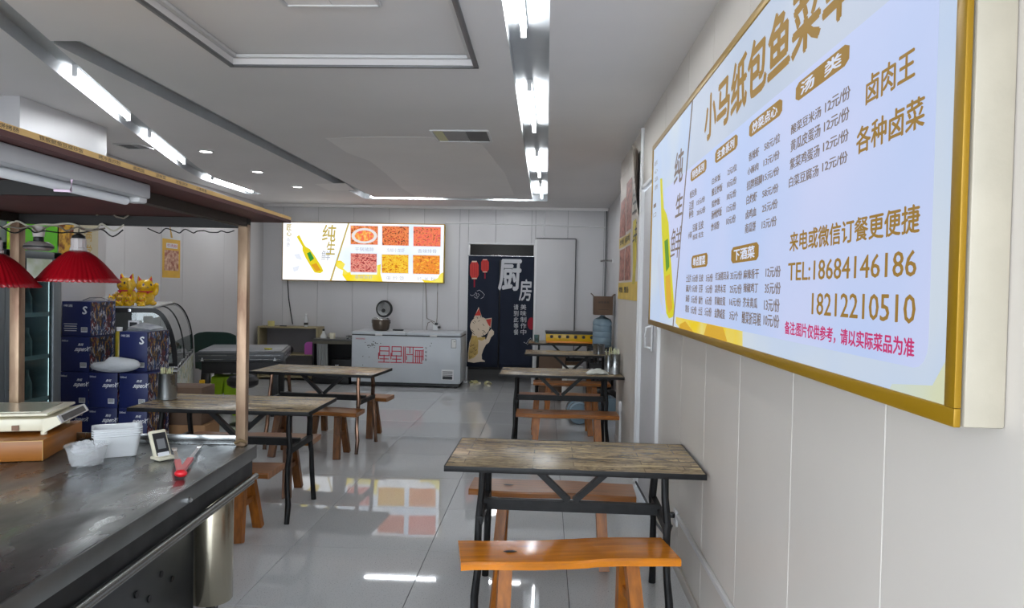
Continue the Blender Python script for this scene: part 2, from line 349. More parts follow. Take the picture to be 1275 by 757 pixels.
# flat lettering: text becomes mesh on any plane
_tc = {}
def glyphs(txt, bold):
    k = (txt, bold)
    if k not in _tc:
        c = bpy.data.curves.new('txt', 'FONT'); c.body = txt; c.resolution_u = 2; c.offset = 0.0
        o = bpy.data.objects.new('txt', c); COL.objects.link(o); dg = bpy.context.evaluated_depsgraph_get(); dg.update()
        me = bpy.data.meshes.new_from_object(o.evaluated_get(dg))
        vs = [(v.co.x, v.co.y) for v in me.vertices]; fs = [tuple(p.vertices) for p in me.polygons]
        bpy.data.objects.remove(o); bpy.data.curves.remove(c); bpy.data.meshes.remove(me)
        xs = [v[0] for v in vs]; ys = [v[1] for v in vs]
        _tc[k] = (vs, fs, min(xs), max(xs), min(ys), max(ys))
    return _tc[k]
def write(mb, txt, O, U, V, bold=0.0, slant=0.0):
    """letters filling the parallelogram from corner O along U (width) and V (height)"""
    vs, fs, x0, x1, y0, y1 = glyphs(txt, bold); O, U, V = Vector(O), Vector(U), Vector(V)
    k = U.length / (x1 - x0); e = bold * 0.62
    shifts = [(0, 0)] if not bold else [(e, 0), (-e, 0), (0, e), (0, -e)]
    nrm = U.cross(V).normalized() * 0.0003
    for si, (dx, dy) in enumerate(shifts):        # bold letters: the same letter laid down again a hair to each side
        bv = [mb.bm.verts.new(O + nrm * si + U * ((x + dx - x0) / (x1 - x0) + slant * (y - y0) / (y1 - y0)) + V * ((y + dy - y0) / (y1 - y0))) for x, y in vs]
        for f in fs:
            try: mb.bm.faces.new([bv[i] for i in f])
            except ValueError: pass
    return mb

# ================================================================== the room
ZC = 2.93; XW = 0.77; YJ = 7.75; XA = 1.0; YB = 12.05; YF = -1.6
# floor: base slab and separate polished tiles
b = MB(); b.box((-2.0, 6.2, -0.03), (8.0, 16.2, 0.04)); floor = struct(b.build('floor', M['grout']))
TS = 0.82
def tile_mesh(x0, x1, y0, y1):
    q = MB(); q.box(((x1 - x0) / 2, (y1 - y0) / 2, -0.0045), (x1 - x0, y1 - y0, 0.009), bev=0.0012); return q.mesh('tile', M['tile'])
full = tile_mesh(0, TS - 0.0035, 0, TS - 0.0035); tcache = {}
ix0 = -6; 
for i in range(-6, 2):
    for j in range(-8, 12):
        x0, y0 = 0.15 + i * TS, 4.27 + j * TS; x1, y1 = x0 + TS - 0.0035, y0 + TS - 0.0035
        X1, Y0, Y1 = min(x1, 1.0), max(y0, YF), min(y1, YB + 1.9)
        if X1 - x0 < 0.03 or Y1 - Y0 < 0.03: continue
        cx, cy = (x0 + X1) / 2, (Y0 + Y1) / 2
        if cy > YB + 0.1 and not (-2.2 < cx < 0.9): continue
        if cx < -4.9 or (cx < -4.3 and cy < 6.3): continue
        k = (round(X1 - x0, 3), round(Y1 - Y0, 3))
        me = full if abs(X1 - x1) < 1e-6 and abs(Y1 - y1) < 1e-6 and abs(Y0 - y0) < 1e-6 else tcache.setdefault(k, None) or tcache.__setitem__(k, tile_mesh(x0, X1, Y0, Y1)) or tcache[k]
        place('tile', me, floor, (x0, Y0, 0))

def wall(name, p0, p1, z0, z1, cuts, m, holes=(), th=0.08, base=None):
    """backing slab behind the line p0-p1 (room on the left of the direction) and separate panels with recessed joints"""
    p0, p1 = Vector((p0[0], p0[1], 0)), Vector((p1[0], p1[1], 0)); d = p1 - p0; L = d.length; a = math.atan2(d.y, d.x)
    root = None
    segs = []          # (s0, s1, za, zb) after the holes
    xs = sorted({0, L, *[h for H in holes for h in H[:2]]})
    def cover(s0, s1):
        out = [(z0, z1)]
        for H in holes:
            if s0 < H[1] - 1e-4 and s1 > H[0] + 1e-4:
                nn = []
                for za, zb in out:
                    if H[2] > za + 1e-3: nn.append((za, min(zb, H[2])))
                    if H[3] < zb - 1e-3: nn.append((max(za, H[3]), zb))
                out = nn
        return out
    q = MB()
    for s0, s1 in zip(xs, xs[1:]):
        for za, zb in cover(s0, s1): q.box(((s0 + s1) / 2, -0.008 - th / 2, (za + zb) / 2), (s1 - s0, th, zb - za))
    root = struct(q.build(name, M['joint'], None, (p0.x, p0.y, 0), a))
    cs = sorted({0, L, *[c for c in cuts if 0.05 < c < L - 0.05], *[h for H in holes for h in H[:2]]}); cache = {}
    for s0, s1 in zip(cs, cs[1:]):
        if s1 - s0 < 0.02: continue
        for za, zb in cover(s0, s1):
            k = (round(s1 - s0, 3), round(zb - za, 3))
            if k not in cache:
                w, h = s1 - s0 - 0.005, zb - za
                pm = MB(); pm.box((w / 2, -0.004, h / 2), (w, 0.008, h), bev=0.0018); cache[k] = pm.mesh('panel', m)
            place('panel', cache[k], root, (s0 + 0.0025, 0, za))
    return root
# walls run clockwise seen from above so that the room lies on their left... direction chosen per wall
D2 = (4.87, 5.87)      # side door in the right wall
wall('wall_right', (XW, YF), (XW, YJ), 0, ZC, [1.66 - YF + 0.61 * k for k in range(-5, 5)] + [6.4 - YF, 7.05 - YF], M['panel_warm'], holes=[(D2[0] - YF, D2[1] - YF, 0, 2.42)])
wall('wall_right_return', (XW + 0.0, YJ), (XA, YJ), 0, ZC, [], M['panel'], th=0.06)
wall('wall_right_alcove', (XA, YJ - 0.1), (XA, YB), 0, ZC, [0.7 + 0.61 * k for k in range(7)], M['panel'])
DX0, DX1 = -1.315, -0.195
wall('wall_back', (XA + 0.05, YB), (-4.85, YB), 0, ZC, [XA + 0.05 - (0.94 - 0.6 * k) for k in range(10)], M['panel'], holes=[(XA + 0.05 - DX1, XA + 0.05 - DX0, 0, 2.33)])
wall('wall_left', (-4.8, YB), (-4.8, 8.8), 0, ZC, [1.49, 2.71], M['panel'])
wall('wall_left_angled', (-4.8, 8.8), (-4.58, 6.0), 0, ZC, [0.9, 1.75], M['panel'])
wall('wall_left_front', (-4.12, 6.2), (-4.12, YF), 0, ZC, [0.6 + 1.2 * k for k in range(6)], M['panel'])
# column box on the left wall
q = MB(); q.box((-4.27, 5.72, ZC / 2), (0.72, 1.06, ZC), bev=0.004); struct(q.build('wall_column', M['panel']))
# front wall: open shop front with header
q = MB(); q.box((-1.7, YF - 0.04, 2.78), (5.0, 0.08, 0.34)); q.box((0.9, YF - 0.04, 1.3), (0.3, 0.08, 2.65)); q.box((-4.3, YF - 0.04, 1.3), (0.3, 0.08, 2.65)); struct(q.build('wall_front', M['panel']))
q = MB(); q.box((-1.7, YF - 5.0, -0.06), (16, 9.9, 0.1)); struct(q.build('pavement', mat('pavement', srgb(170, 168, 164), 0.8, var=0.08)))
# kitchen behind the doorway
q = MB()
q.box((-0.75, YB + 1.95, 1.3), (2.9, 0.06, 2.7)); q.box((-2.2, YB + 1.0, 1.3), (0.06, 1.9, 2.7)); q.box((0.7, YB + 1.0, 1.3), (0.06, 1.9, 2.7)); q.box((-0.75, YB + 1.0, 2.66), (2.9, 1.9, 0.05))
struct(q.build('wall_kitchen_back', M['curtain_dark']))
kl = bpy.data.lights.new('kitchen_fill', 'POINT'); kl.energy = 7; kl.shadow_soft_size = 0.1; ko = bpy.data.objects.new('kitchen_fill', kl); COL.objects.link(ko); ko.location = (-0.9, YB + 1.0, 2.45)  # unseen fill light, added so the gap above the curtain is not black
# doorway lining
q = MB()
for x in (DX0 + 0.012, DX1 - 0.012): q.box((x, YB + 0.03, 1.165), (0.024, 0.13, 2.33), bev=0.003)
q.box(((DX0 + DX1) / 2, YB + 0.03, 2.318), (DX1 - DX0, 0.13, 0.024), bev=0.003)
struct(q.build('door_1', M['white']))
# side door in right wall: leaf, frame, handle
d2 = MB(); d2.box((XW + 0.02, (D2[0] + D2[1]) / 2, 1.195), (0.035, D2[1] - D2[0] - 0.06, 2.36), bev=0.003); d2 = struct(d2.build('door_2', M['panel']))
q = MB()
for y in (D2[0] + 0.014, D2[1] - 0.014): q.box((XW + 0.0, y, 1.21), (0.045, 0.028, 2.42), bev=0.003)
q.box((XW + 0.0, (D2[0] + D2[1]) / 2, 2.405), (0.045, D2[1] - D2[0], 0.028), bev=0.003); q.build('frame', M['white'], d2)
q = MB(); q.box((XW - 0.008, 5.22, 1.25), (0.012, 0.045, 0.20), bev=0.004); q.tube([(XW - 0.012, 5.22, 1.17), (XW - 0.05, 5.22, 1.18), (XW - 0.055, 5.22, 1.25), (XW - 0.05, 5.22, 1.32), (XW - 0.012, 5.22, 1.33)], 0.008); q.build('handle', M['white'], d2)

# ceiling: slab with real recesses
def cut_slab(name, slab, cutters, m):
    o = slab.build(name, m, smooth=False)
    for c in cutters:
        co = c.build('cutter', M['ceil'] if c is c3 else M['trough'], smooth=False); md = o.modifiers.new('b', 'BOOLEAN'); md.material_mode = 'TRANSFER'; md.operation = 'DIFFERENCE'; md.object = co; md.solver = 'EXACT'
        bpy.context.view_layer.update()
        dg = bpy.context.evaluated_depsgraph_get(); me = bpy.data.meshes.new_from_object(o.evaluated_get(dg)); o.modifiers.clear(); old = o.data; o.data = me; bpy.data.meshes.remove(old)
        bpy.data.objects.remove(co)
    return o
slab = MB(); slab.box((-1.9, 5.2, ZC + 0.1), (6.1, 14.0, 0.2))
TD = 0.085
c1 = MB(); c1.prism([(-0.235, 0.6, ZC - 0.05), (-0.01, 0.6, ZC - 0.05), (-0.01, 11.15, ZC - 0.05), (-2.85, 11.15, ZC - 0.05), (-2.85, 4.0, ZC - 0.05), (-2.66, 4.0, ZC - 0.05), (-2.66, 10.95, ZC - 0.05), (-0.235, 10.95, ZC - 0.05)], (0, 0, TD + 0.05))
c2 = MB(); LT = [(-2.30, 2.10), (-2.664, 3.44), (-3.42, 5.9), (-4.10, 8.27), (-4.32, 9.25), (-4.32, 10.75), (-4.54, 10.75), (-4.54, 9.30), (-4.33, 8.35), (-3.65, 6.0), (-2.885, 3.52), (-2.52, 2.16)]
c2.prism([(x, y, ZC - 0.05) for x, y in LT], (0, 0, TD + 0.05))
c3 = MB(); c3.box((-1.215, 2.405, ZC + 0.005), (1.49, 4.01, 0.11))
ceiling = struct(cut_slab('ceiling', slab, [c1, c2, c3], M['ceil']))
# trims round the raised panel
q = MB()
for c, d in (((-0.455, 2.405, ZC - 0.004), (0.03, 4.05, 0.014)), ((-1.975, 2.405, ZC - 0.004), (0.03, 4.05, 0.014)), ((-1.215, 4.425, ZC - 0.004), (1.55, 0.03, 0.014)), ((-1.215, 0.385, ZC - 0.004), (1.55, 0.03, 0.014))): q.box(c, d, bev=0.002)
struct(q.build('trim_1', M['grey_trim']))
q = MB()
for c, d in (((-0.49, 2.405, ZC + 0.045), (0.03, 3.98, 0.02)), ((-1.94, 2.405, ZC + 0.045), (0.03, 3.98, 0.02)), ((-1.215, 4.39, ZC + 0.045), (1.47, 0.03, 0.02))): q.box(c, d, bev=0.003)
struct(q.build('trim_2', M['white']))
q = MB(); q.box((-1.9, YB - 0.03, ZC - 0.02), (5.8, 0.06, 0.05), bev=0.008); struct(q.build('trim_3', M['ceil2']))
# putty patches on the ceiling
def patch(pts):
    q = MB(); q.prism([tuple(at(x, y, z=ZC)) for x, y in pts], (0, 0, -0.0015)); q.build('putty_patch', M['ceil2'], ceiling)
patch([(405, 172), (470, 170), (545, 171), (600, 180), (628, 215), (640, 243), (520, 246), (500, 234), (478, 214), (460, 200), (432, 190)])
patch([(392, 229), (430, 228), (442, 237), (410, 237)])
# skirting on the visible foot of the right wall
q = MB(); q.box((XW - 0.006, (YF + 4.8) / 2, 0.03), (0.012, 4.8 - YF, 0.06), bev=0.002); q.box((XW - 0.006, 6.8, 0.03), (0.012, 1.8, 0.06), bev=0.002); struct(q.build('baseboard_right', M['panel_warm']))
q = MB(); q.box((-3.08, YB - 0.006, 0.03), (3.5, 0.012, 0.06), bev=0.002); struct(q.build('baseboard_back', M['panel']))

# ------------------------------------------------------------------ ceiling lights
def tube_lamp(p0, p1, label):
    p0, p1 = Vector(p0), Vector(p1); d = (p1 - p0).normalized(); c = (p0 + p1) / 2
    t = thing('tube_light', label, 'light', (c.x, c.y, ZC + TD), 0, 'fluorescent tubes in the ceiling troughs')
    h = (p1 - p0).length / 2; zt = -0.062
    q = MB(); q.bar(Vector((0, 0, -0.014)) - d * (h + 0.02), Vector((0, 0, -0.014)) + d * (h + 0.02), 0.035, 0.026); q.build('batten', M['white'], t)
    q = MB(); q.rod(Vector((0, 0, zt)) - d * h, Vector((0, 0, zt)) + d * h, 0.013, seg=14); q.build('tube', M['tube_on'], t)
    for s in (-1, 1):
        q = MB(); q.bar(Vector((0, 0, -0.045)) + d * s * (h + 0.01), Vector((0, 0, -0.045)) + d * s * (h + 0.03), 0.03, 0.07); q.build('lamp_holder', M['white'], t)
xr = lambda y: -0.150 + 0.008 * (y - 4)
tube_lamp((xr(2.75), 2.75, 0), (xr(3.92), 3.92, 0), 'lit tube in the right ceiling trough, nearest one, cut by the top edge')
tube_lamp((xr(5.0), 5.0, 0), (xr(6.3), 6.3, 0), 'lit tube in the right ceiling trough, second from the front')
tube_lamp((xr(7.45), 7.45, 0), (xr(8.85), 8.85, 0), 'lit tube in the right ceiling trough, third from the front')
tube_lamp((xr(9.7), 9.7, 0), (xr(10.9), 10.9, 0), 'lit tube at the far end of the right ceiling trough')
tube_lamp((-3.17, 4.72, 0), (-3.56, 5.98, 0), 'lit tube in the slanting left trough, nearest and longest looking')
tube_lamp((-3.77, 6.7, 0), (-4.19, 8.15, 0), 'lit tube in the slanting left trough, behind the long one')
tube_lamp((-4.43, 9.4, 0), (-4.43, 10.65, 0), 'lit tube in the straight far end of the left trough')
tube_lamp((-2.72, 11.05, 0), (-1.62, 11.05, 0), 'lit tube hidden in the cross trough near the back wall, at left')
tube_lamp((-0.85, 11.03, 0), (-0.3, 11.03, 0), 'short lit tube in the cross trough beside the right trough')
for (x, y), w in zip(((-3.52, 7.30), (-3.50, 8.58), (-3.46, 9.86)), ('nearest the front', 'in the middle', 'nearest the back wall')):
    t = thing('downlight', 'small round lit downlight, %s of the row of three' % w, 'light', (x, y, ZC), 0, 'round downlights')
    q = MB(); q.lathe([(0.062, 0), (0.078, -0.001), (0.08, -0.008), (0.060, -0.012), (0.058, 0.0)], seg=32); q.build('rim', M['white'], t)
    q = MB(); q.lathe([(0.0, -0.009), (0.060, -0.009)], seg=32); q.build('lens', M['disc_on'], t)
def ceiling_vent(x0, x1, y0, y1, label, cols):
    t = thing('ceiling_vent', label, 'vent', ((x0 + x1) / 2, (y0 + y1) / 2, ZC))
    w, h = x1 - x0, y1 - y0; q = MB()
    for c, d in (((0, h / 2, -0.006), (w, 0.02, 0.012)), ((0, -h / 2, -0.006), (w, 0.02, 0.012)), ((w / 2, 0, -0.006), (0.02, h, 0.012)), ((-w / 2, 0, -0.006), (0.02, h, 0.012))): q.box(c, d, bev=0.002)
    q.build('frame', M['white'], t)
    n = 9
    s0 = -w / 2 + 0.012
    for frac, mm in cols:
        ww = frac * (w - 0.024); q = MB(); q.box((s0 + ww / 2, 0, -0.003), (ww - 0.004, h - 0.02, 0.005)); q.build('plate', mm, t); s0 += ww
    return t
ceiling_vent(-1.02, -0.53, 6.2, 6.66, 'square ceiling vent with pale, grey and dark thirds beside the right trough', ((0.18, mat('yellowed_plate', srgb(206, 204, 160), 0.5)), (0.42, mat('grey_plate', srgb(150, 150, 150), 0.5)), (0.4, mat('dark_plate', srgb(92, 92, 94), 0.5))))
ceiling_vent(-4.28, -4.02, 6.95, 7.2, 'small dark square vent left of the slanting trough', ((0.5, M['dark']), (0.5, M['grey_trim'])))
ceiling_vent(-1.34, -0.86, 2.95, 3.62, 'square vent in the raised ceiling panel at the top edge', ((0.5, M['ceil2']), (0.5, M['ceil2']))).location.z = ZC + 0.059

# ================================================================== menu light box on the right wall
XS = 0.689
def mixed(name, fn, e):
    m, nt, b = newmat(name); b.inputs['Base Color'].default_value = (0.02, 0.02, 0.02, 1); b.inputs['Roughness'].default_value = 0.55; b.inputs['Specular IOR Level'].default_value = 0.15
    b.inputs['Emission Strength'].default_value = e; nt.links.new(fn(nt), b.inputs['Emission Color']); return m
def soft_print(c1, c2, scale, r0, r1, stretch=(1, 1, 1)):
    def f(nt):
        tc = N(nt, 'ShaderNodeTexCoord'); mp = N(nt, 'ShaderNodeMapping'); mp.inputs['Scale'].default_value = stretch
        n = N(nt, 'ShaderNodeTexNoise'); n.inputs['Scale'].default_value = scale; n.inputs['Detail'].default_value = 2
        r = N(nt, 'ShaderNodeValToRGB'); r.color_ramp.elements[0].position = r0; r.color_ramp.elements[0].color = c1; r.color_ramp.elements[1].position = r1; r.color_ramp.elements[1].color = c2
        nt.links.new(tc.outputs['Object'], mp.inputs[0]); nt.links.new(mp.outputs[0], n.inputs['Vector']); nt.links.new(n.outputs['Fac'], r.inputs['Fac']); return r.outputs[0]
    return f
ER = SIGN_R_E
R_ = dict(
    bg=mixed('menu_face_pale_blue', soft_print(srgb(196, 216, 248), srgb(214, 226, 240), 1.6, 0.4, 0.65), ER),
    panel=mixed('menu_panel_print', soft_print(srgb(196, 215, 255), srgb(212, 220, 255), 1.1, 0.4, 0.65), ER),
    grey=mixed('menu_header_print', soft_print(srgb(196, 210, 232), srgb(206, 217, 236), 1.4, 0.4, 0.6), ER),
    gold=emis('menu_gold_print', srgb(160, 122, 36), ER), ink=emis('menu_brown_print', srgb(128, 112, 102), ER),
    magenta=emis('menu_magenta_print', srgb(206, 36, 112), ER), white=emis('menu_white_print', srgb(226, 234, 255), ER),
    yellow=mixed('menu_yellow_brush', soft_print(srgb(246, 214, 30), srgb(236, 226, 150), 3.5, 0.42, 0.72), ER),
    amber=emis('menu_amber_brush', srgb(226, 176, 40), ER), lemon=mixed('menu_corner_tint', soft_print(srgb(214, 226, 214), srgb(222, 226, 190), 3, 0.4, 0.6), ER),
    frame=mat('gold_frame', srgb(152, 116, 14), 0.35, metal=0.3), grn=emis('menu_green_print', srgb(90, 150, 40), ER), lime=emis('menu_lime_print', srgb(222, 216, 24), ER))
y0, y1, z0, z1 = 1.238, 4.86, 1.362, 2.54
sg = thing('menu_light_box', 'large lit menu light box with gold frame covered in gold Chinese text and phone numbers', 'sign', (XW, (y0 + y1) / 2, z0))
OFF = -sg.location
def R3(o): o.location = OFF; return o          # geometry given in room coordinates
q = MB(); q.box(((XS + XW) / 2 + 0.006, (y0 + y1) / 2, (z0 + z1) / 2), (XW - XS - 0.014, y1 - y0, z1 - z0), bev=0.004)
R3(q.build('casing', mat('cream_casing', srgb(174, 166, 150), 0.45, var=0.06, vscale=9, bump=0.05), sg))
q = MB(); fwid = 0.032
for c, d in ((((y0 + y1) / 2, z0 + fwid / 2), (y1 - y0, fwid)), (((y0 + y1) / 2, z1 - fwid / 2), (y1 - y0, fwid)), ((y0 + fwid / 2, (z0 + z1) / 2), (fwid, z1 - z0 - 2 * fwid)), ((y1 - fwid / 2, (z0 + z1) / 2), (fwid, z1 - z0 - 2 * fwid))):
    q.box((XS + 0.002, c[0], c[1]), (0.012, d[0], d[1]), bev=0.002)
R3(q.build('frame', R_['frame'], sg))
q = MB(); q.box((XS + 0.0035, (y0 + y1) / 2, (z0 + z1) / 2), (0.003, y1 - y0 - 2 * fwid, z1 - z0 - 2 * fwid)); R3(q.build('face', R_['bg'], sg))
LAY = [XS + 0.0018]
def flat(name, pts, m, lay, parent=None):
    x = XS + 0.0018 - lay * 0.0006; q = MB(); ps = [at(px, py, x=XS) for px, py in pts]
    q.prism([(x, p.y, p.z) for p in ps], (0.0005, 0, 0)); return R3(q.build(name, m, parent or sg, smooth=False))
# printed fields
pl = [at(*p, x=XS) for p in ((862, 130), (838, 410))]
yl0, yl1 = pl[0].y, pl[1].y
q = MB(); xg = XS + 0.0012
q.prism([(xg, yl0, z1 - fwid), (xg, y0 + fwid, z1 - fwid), (xg, y0 + fwid, 2.16), (xg, yl0 + 0.06, 2.16)], (0.0005, 0, 0)); R3(q.build('header_print', R_['grey'], sg, smooth=False))
# white rounded text panel
pA = at(1154, 467, x=XS); pB = at(858, 396, x=XS)
ya, zb_ = pA.y, (pA.z + pB.z) / 2; yb = 4.40; zt_ = 2.185; rr = 0.05
pts = []
for cy, cz, a0 in ((ya + rr, zb_ + rr, 180), (ya + rr, zt_ - rr, 90), (yb - rr, zt_ - rr, 0), (yb - rr, zb_ + rr, -90)):
    for k in range(5):
        a = R(a0 + (90 - 22.5 * k) - 0); pts.append((XS + 0.0006, cy + rr * math.cos(a), cz + rr * math.sin(a)))
q = MB(); q.prism(pts, (0.0005, 0, 0)); R3(q.build('text_panel', R_['panel'], sg, smooth=False))
q = MB(); q.prism([(XS + 0.0012, yl0 + 0.012, z1 - fwid), (XS + 0.0012, yl0 - 0.012, z1 - fwid), (XS + 0.0012, yl1 - 0.006, z0 + fwid), (XS + 0.0012, yl1 + 0.018, z0 + fwid)], (-0.0014, 0, 0)); R3(q.build('dividing_line', R_['ink'], sg, smooth=False))
flat('yellow_brush', [(846, 320), (853, 318), (853, 396), (870, 399), (900, 405), (924, 411), (924, 437), (900, 431), (866, 419), (846, 409), (841, 402)], R_['yellow'], 1)
flat('amber_brush', [(846, 404), (853, 400), (862, 412), (864, 418), (846, 410)], R_['amber'], 2)
flat('amber_brush', [(880, 403), (900, 408), (905, 425), (890, 427), (876, 418)], R_['amber'], 2)
flat('corner_tint', [(1160, 480), (1187, 430), (1186, 516), (1100, 497), (1110, 478)], R_['lemon'], 1)
TG, TI, TW, TM, TC = 'gold', 'ink', 'white', 'magenta', 'ink'
def rt_text(m_, s, bl, tr, bold=0.0, slant=0.0, lay=0, par=None):
    a, c = at(*bl, x=XS), at(*tr, x=XS); x = XS - 0.0004 - lay * 0.0008; mb = MB()
    write(mb, s, (x, a.y, a.z), (0, c.y - a.y, 0), (0, 0, c.z - a.z), bold, slant)
    o = mb.build('lettering', R_[m_], sg, smooth=False, recalc=False); R3(o); o['kind'] = 'stuff'; return o
# title and headings
a = at(877.5, 175, x=XS)
q = MB(); write(q, '小马纸包鱼菜单', (XS - 0.0004, 3.262, 2.243), (0, -1.58, 0), (0, 0, 0.192), 0.05); o = R3(q.build('lettering', R_['gold'], sg, smooth=False, recalc=False)); o['label'] = 'large gold title lettering'; o['kind'] = 'stuff'
rt_text(TG, '卤肉王', (1078.3, 131.1), (1140.4, 55.9), 0.032)
rt_text(TG, '各种卤菜', (1066.4, 193.2), (1152.2, 116.6), 0.032)
rt_text(TG, '来电或微信订餐更便捷', (983.5, 313.5), (1146, 253.3), 0.032)
rt_text(TG, 'TEL:18684146186', (981.4, 349.5), (1142, 310.6), 0.01)
rt_text(TG, '18212210510', (1010.9, 391.3), (1140.7, 366.7), 0.01)
rt_text(TM, '备注:图片仅供参考，请以实际菜品为准', (977.3, 415.8), (1139, 421.1), 0.032)
badges = [('特色系列', (860, 227), (879.8, 197)), ('主食系列', (890.3, 204.4), (918.6, 165.5)), ('炒菜点心', (932.7, 172.3), (974.3, 120.8)), ('汤  类', (990.6, 128), (1058, 51)),
          ('单点冒菜', (860.9, 334.4), (881.2, 314.3)), ('下酒菜', (910.3, 328.2), (944.9, 300.8))]
for s, bl, tr in badges:
    p, c = at(*bl, x=XS), at(*tr, x=XS); hh = (c.z - p.z); n = abs(c.y - p.y) * 0.07
    q = MB(); x = XS + 0.0002
    q.prism([(x, p.y, p.z + hh * .2), (x, p.y - n, p.z), (x, c.y + n, p.z), (x, c.y, p.z + hh * .2), (x, c.y, c.z - hh * .2), (x, c.y + n, c.z), (x, p.y - n, c.z), (x, p.y, c.z - hh * .2)], (-0.0006, 0, 0))
    R3(q.build('heading_badge', R_['gold'], sg, smooth=False))
    w = c.y - p.y
    q = MB(); write(q, s, (XS - 0.0012, p.y + w * 0.12, p.z + hh * 0.16), (0, w * 0.76, 0), (0, 0, hh * 0.68), 0.045); o = R3(q.build('lettering', R_['white'], sg, smooth=False, recalc=False)); o['kind'] = 'stuff'
c3 = lambda x, y: (840 + x / 5.407, 160 + y / 5.407)
c4 = lambda x, y: (845 + x / 6.307, 300 + y / 6.307)
c5 = lambda x, y: (970 + x / 3.786, 40 + y / 3.786)
def row(f, s, bl, tr, b=0.016): rt_text(TI, s, f(*bl), f(*tr), b)
row(c3, '纸包鱼', (103, 475), (150, 395))
row(c3, '江团', (98, 555), (128, 480)); row(c3, '15元/份', (150, 520), (205, 450))
row(c3, '鲈鱼', (98, 610), (128, 540)); row(c3, '20元/份', (150, 590), (208, 520))
row(c3, '豆腐 豆皮', (122, 700), (196, 615)); row(c3, '小料', (92, 745), (118, 690)); row(c3, '香菜 花生', (122, 752), (196, 690))
for i, (n_, p_) in enumerate((('白米饭', '2元/位'), ('酸豆炒饭', '10元/份'), ('蛋炒饭', '10元/份'), ('扬州炒饭', '12元/份'), ('炒米粉', '10元/份'))):
    wide = 15 if len(n_) == 4 else 0
    row(c3, n_, (253 - i * 1.5, 380 + i * 78), (310 + wide - i * 2, 300 + i * 80 - wide)); row(c3, p_, (357 - i * 2, 320 + i * 83), (420 - i * 2, 232 + i * 86))
for s, bl, tr in (('香辣虾', (500, 225), (570, 120)), ('小酥肉', (492, 318), (566, 225)), ('招牌猪脚', (487, 420), (592, 305)), ('白灼虾', (485, 515), (556, 420)), ('卤鸡血', (480, 613), (552, 525)), ('南瓜饼', (475, 708), (548, 620)),
                  ('58元/位', (605, 155), (712, 25)), ('13元/份', (600, 260), (708, 140)), ('15元/份', (597, 360), (705, 250)), ('58元/份', (592, 470), (700, 365)), ('25元/份', (590, 570), (695, 470)), ('15元/份', (588, 680), (688, 585))): row(c3, s, bl, tr)
for s, bl, tr in (('酸菜豆米汤', (58, 485), (200, 345)), ('黄瓜皮蛋汤', (56, 568), (197, 428)), ('紫菜鸡蛋汤', (52, 652), (193, 525)), ('白菜豆腐汤', (48, 735), (188, 622)),
                  ('12元/份', (218, 385), (338, 245)), ('12元/份', (213, 475), (333, 345)), ('12元/份', (209, 568), (330, 450)), ('12元/份', (205, 662), (325, 555))): row(c5, s, bl, tr)
for s, bl, tr in (('土豆片', (60, 325), (101, 262)), ('5元/份', (108, 323), (152, 262)), ('豆皮', (160, 320), (195, 260)), ('3元/份', (215, 322), (270, 256)),
                  ('藕片', (58, 400), (101, 345)), ('5元/份', (106, 402), (148, 345)), ('豆芽', (160, 405), (190, 343)), ('5元/份', (213, 410), (266, 345)),
                  ('海带', (56, 480), (86, 425)), ('5元/份', (100, 487), (148, 430)), ('腐竹', (158, 495), (190, 435)), ('6元/份', (210, 500), (262, 438)),
                  ('粉条', (54, 558), (84, 505)), ('5元/份', (96, 570), (142, 515)), ('土豆', (155, 578), (188, 520)), ('5元/份', (206, 588), (260, 525)),
                  ('红油猪耳朵', (290, 310), (398, 238)), ('35元/份', (407, 305), (500, 232)), ('麻辣香干', (510, 300), (632, 215)), ('12元/份', (685, 288), (803, 192)),
                  ('凉拌木耳', (285, 408), (372, 342)), ('25元/份', (403, 412), (497, 340)), ('辣椒鸡丁', (510, 405), (626, 328)), ('35元/份', (678, 415), (803, 322)),
                  ('青椒皮蛋', (283, 502), (368, 440)), ('16元/份', (400, 508), (490, 448)), ('芥末黄瓜', (505, 520), (620, 448)), ('13元/份', (672, 548), (795, 455)),
                  ('金牌咸蛋', (282, 602), (365, 537)), ('3元/个', (400, 618), (468, 553)), ('酸菜折耳根', (498, 645), (648, 568)), ('10元/份', (668, 665), (792, 582))): row(c4, s, bl, tr)
c6 = lambda x, y: (800 + x / 3.287, 180 + y / 3.287)
def calli(mb, s, bl, tr, b=0.03, sl=0.12): rt_text(mb, s, c6(*bl), c6(*tr), b, sl)
calli(TC, '纯', (128, 172), (166, 10)); calli(TC, '生', (134, 300), (164, 192)); calli(TC, '鲜', (112, 470), (156, 330), 0.0)
for i, ch in enumerate('匠心品质'): calli(TI, ch, (50, 90 + i * 33), (63, 60 + i * 33), 0.0, 0.0)
for i, ch in enumerate('一口'): calli(TI, ch, (45, 262 + i * 38), (56, 238 + i * 38), 0.0, 0.0)
# printed bottle
def flatc6(name, pts, m, lay): return flat(name, [c6(*p) for p in pts], m, lay)
flatc6('bottle_print', [(72, 140), (80, 138), (87, 260), (98, 285), (106, 320), (112, 420), (122, 560), (131, 680), (124, 705), (108, 712), (97, 690), (90, 600), (84, 480), (78, 340), (76, 270)], R_['lime'], 3)
flatc6('bottle_label', [(90, 395), (104, 385), (110, 500), (97, 520)], R_['grn'], 4)
flatc6('bottle_glow', [(94, 540), (112, 530), (122, 670), (108, 690), (98, 650)], R_['amber'], 4)
flatc6('bottle_ice', [(60, 480), (70, 440), (76, 560), (84, 680), (72, 640)], R_['grey'], 3)

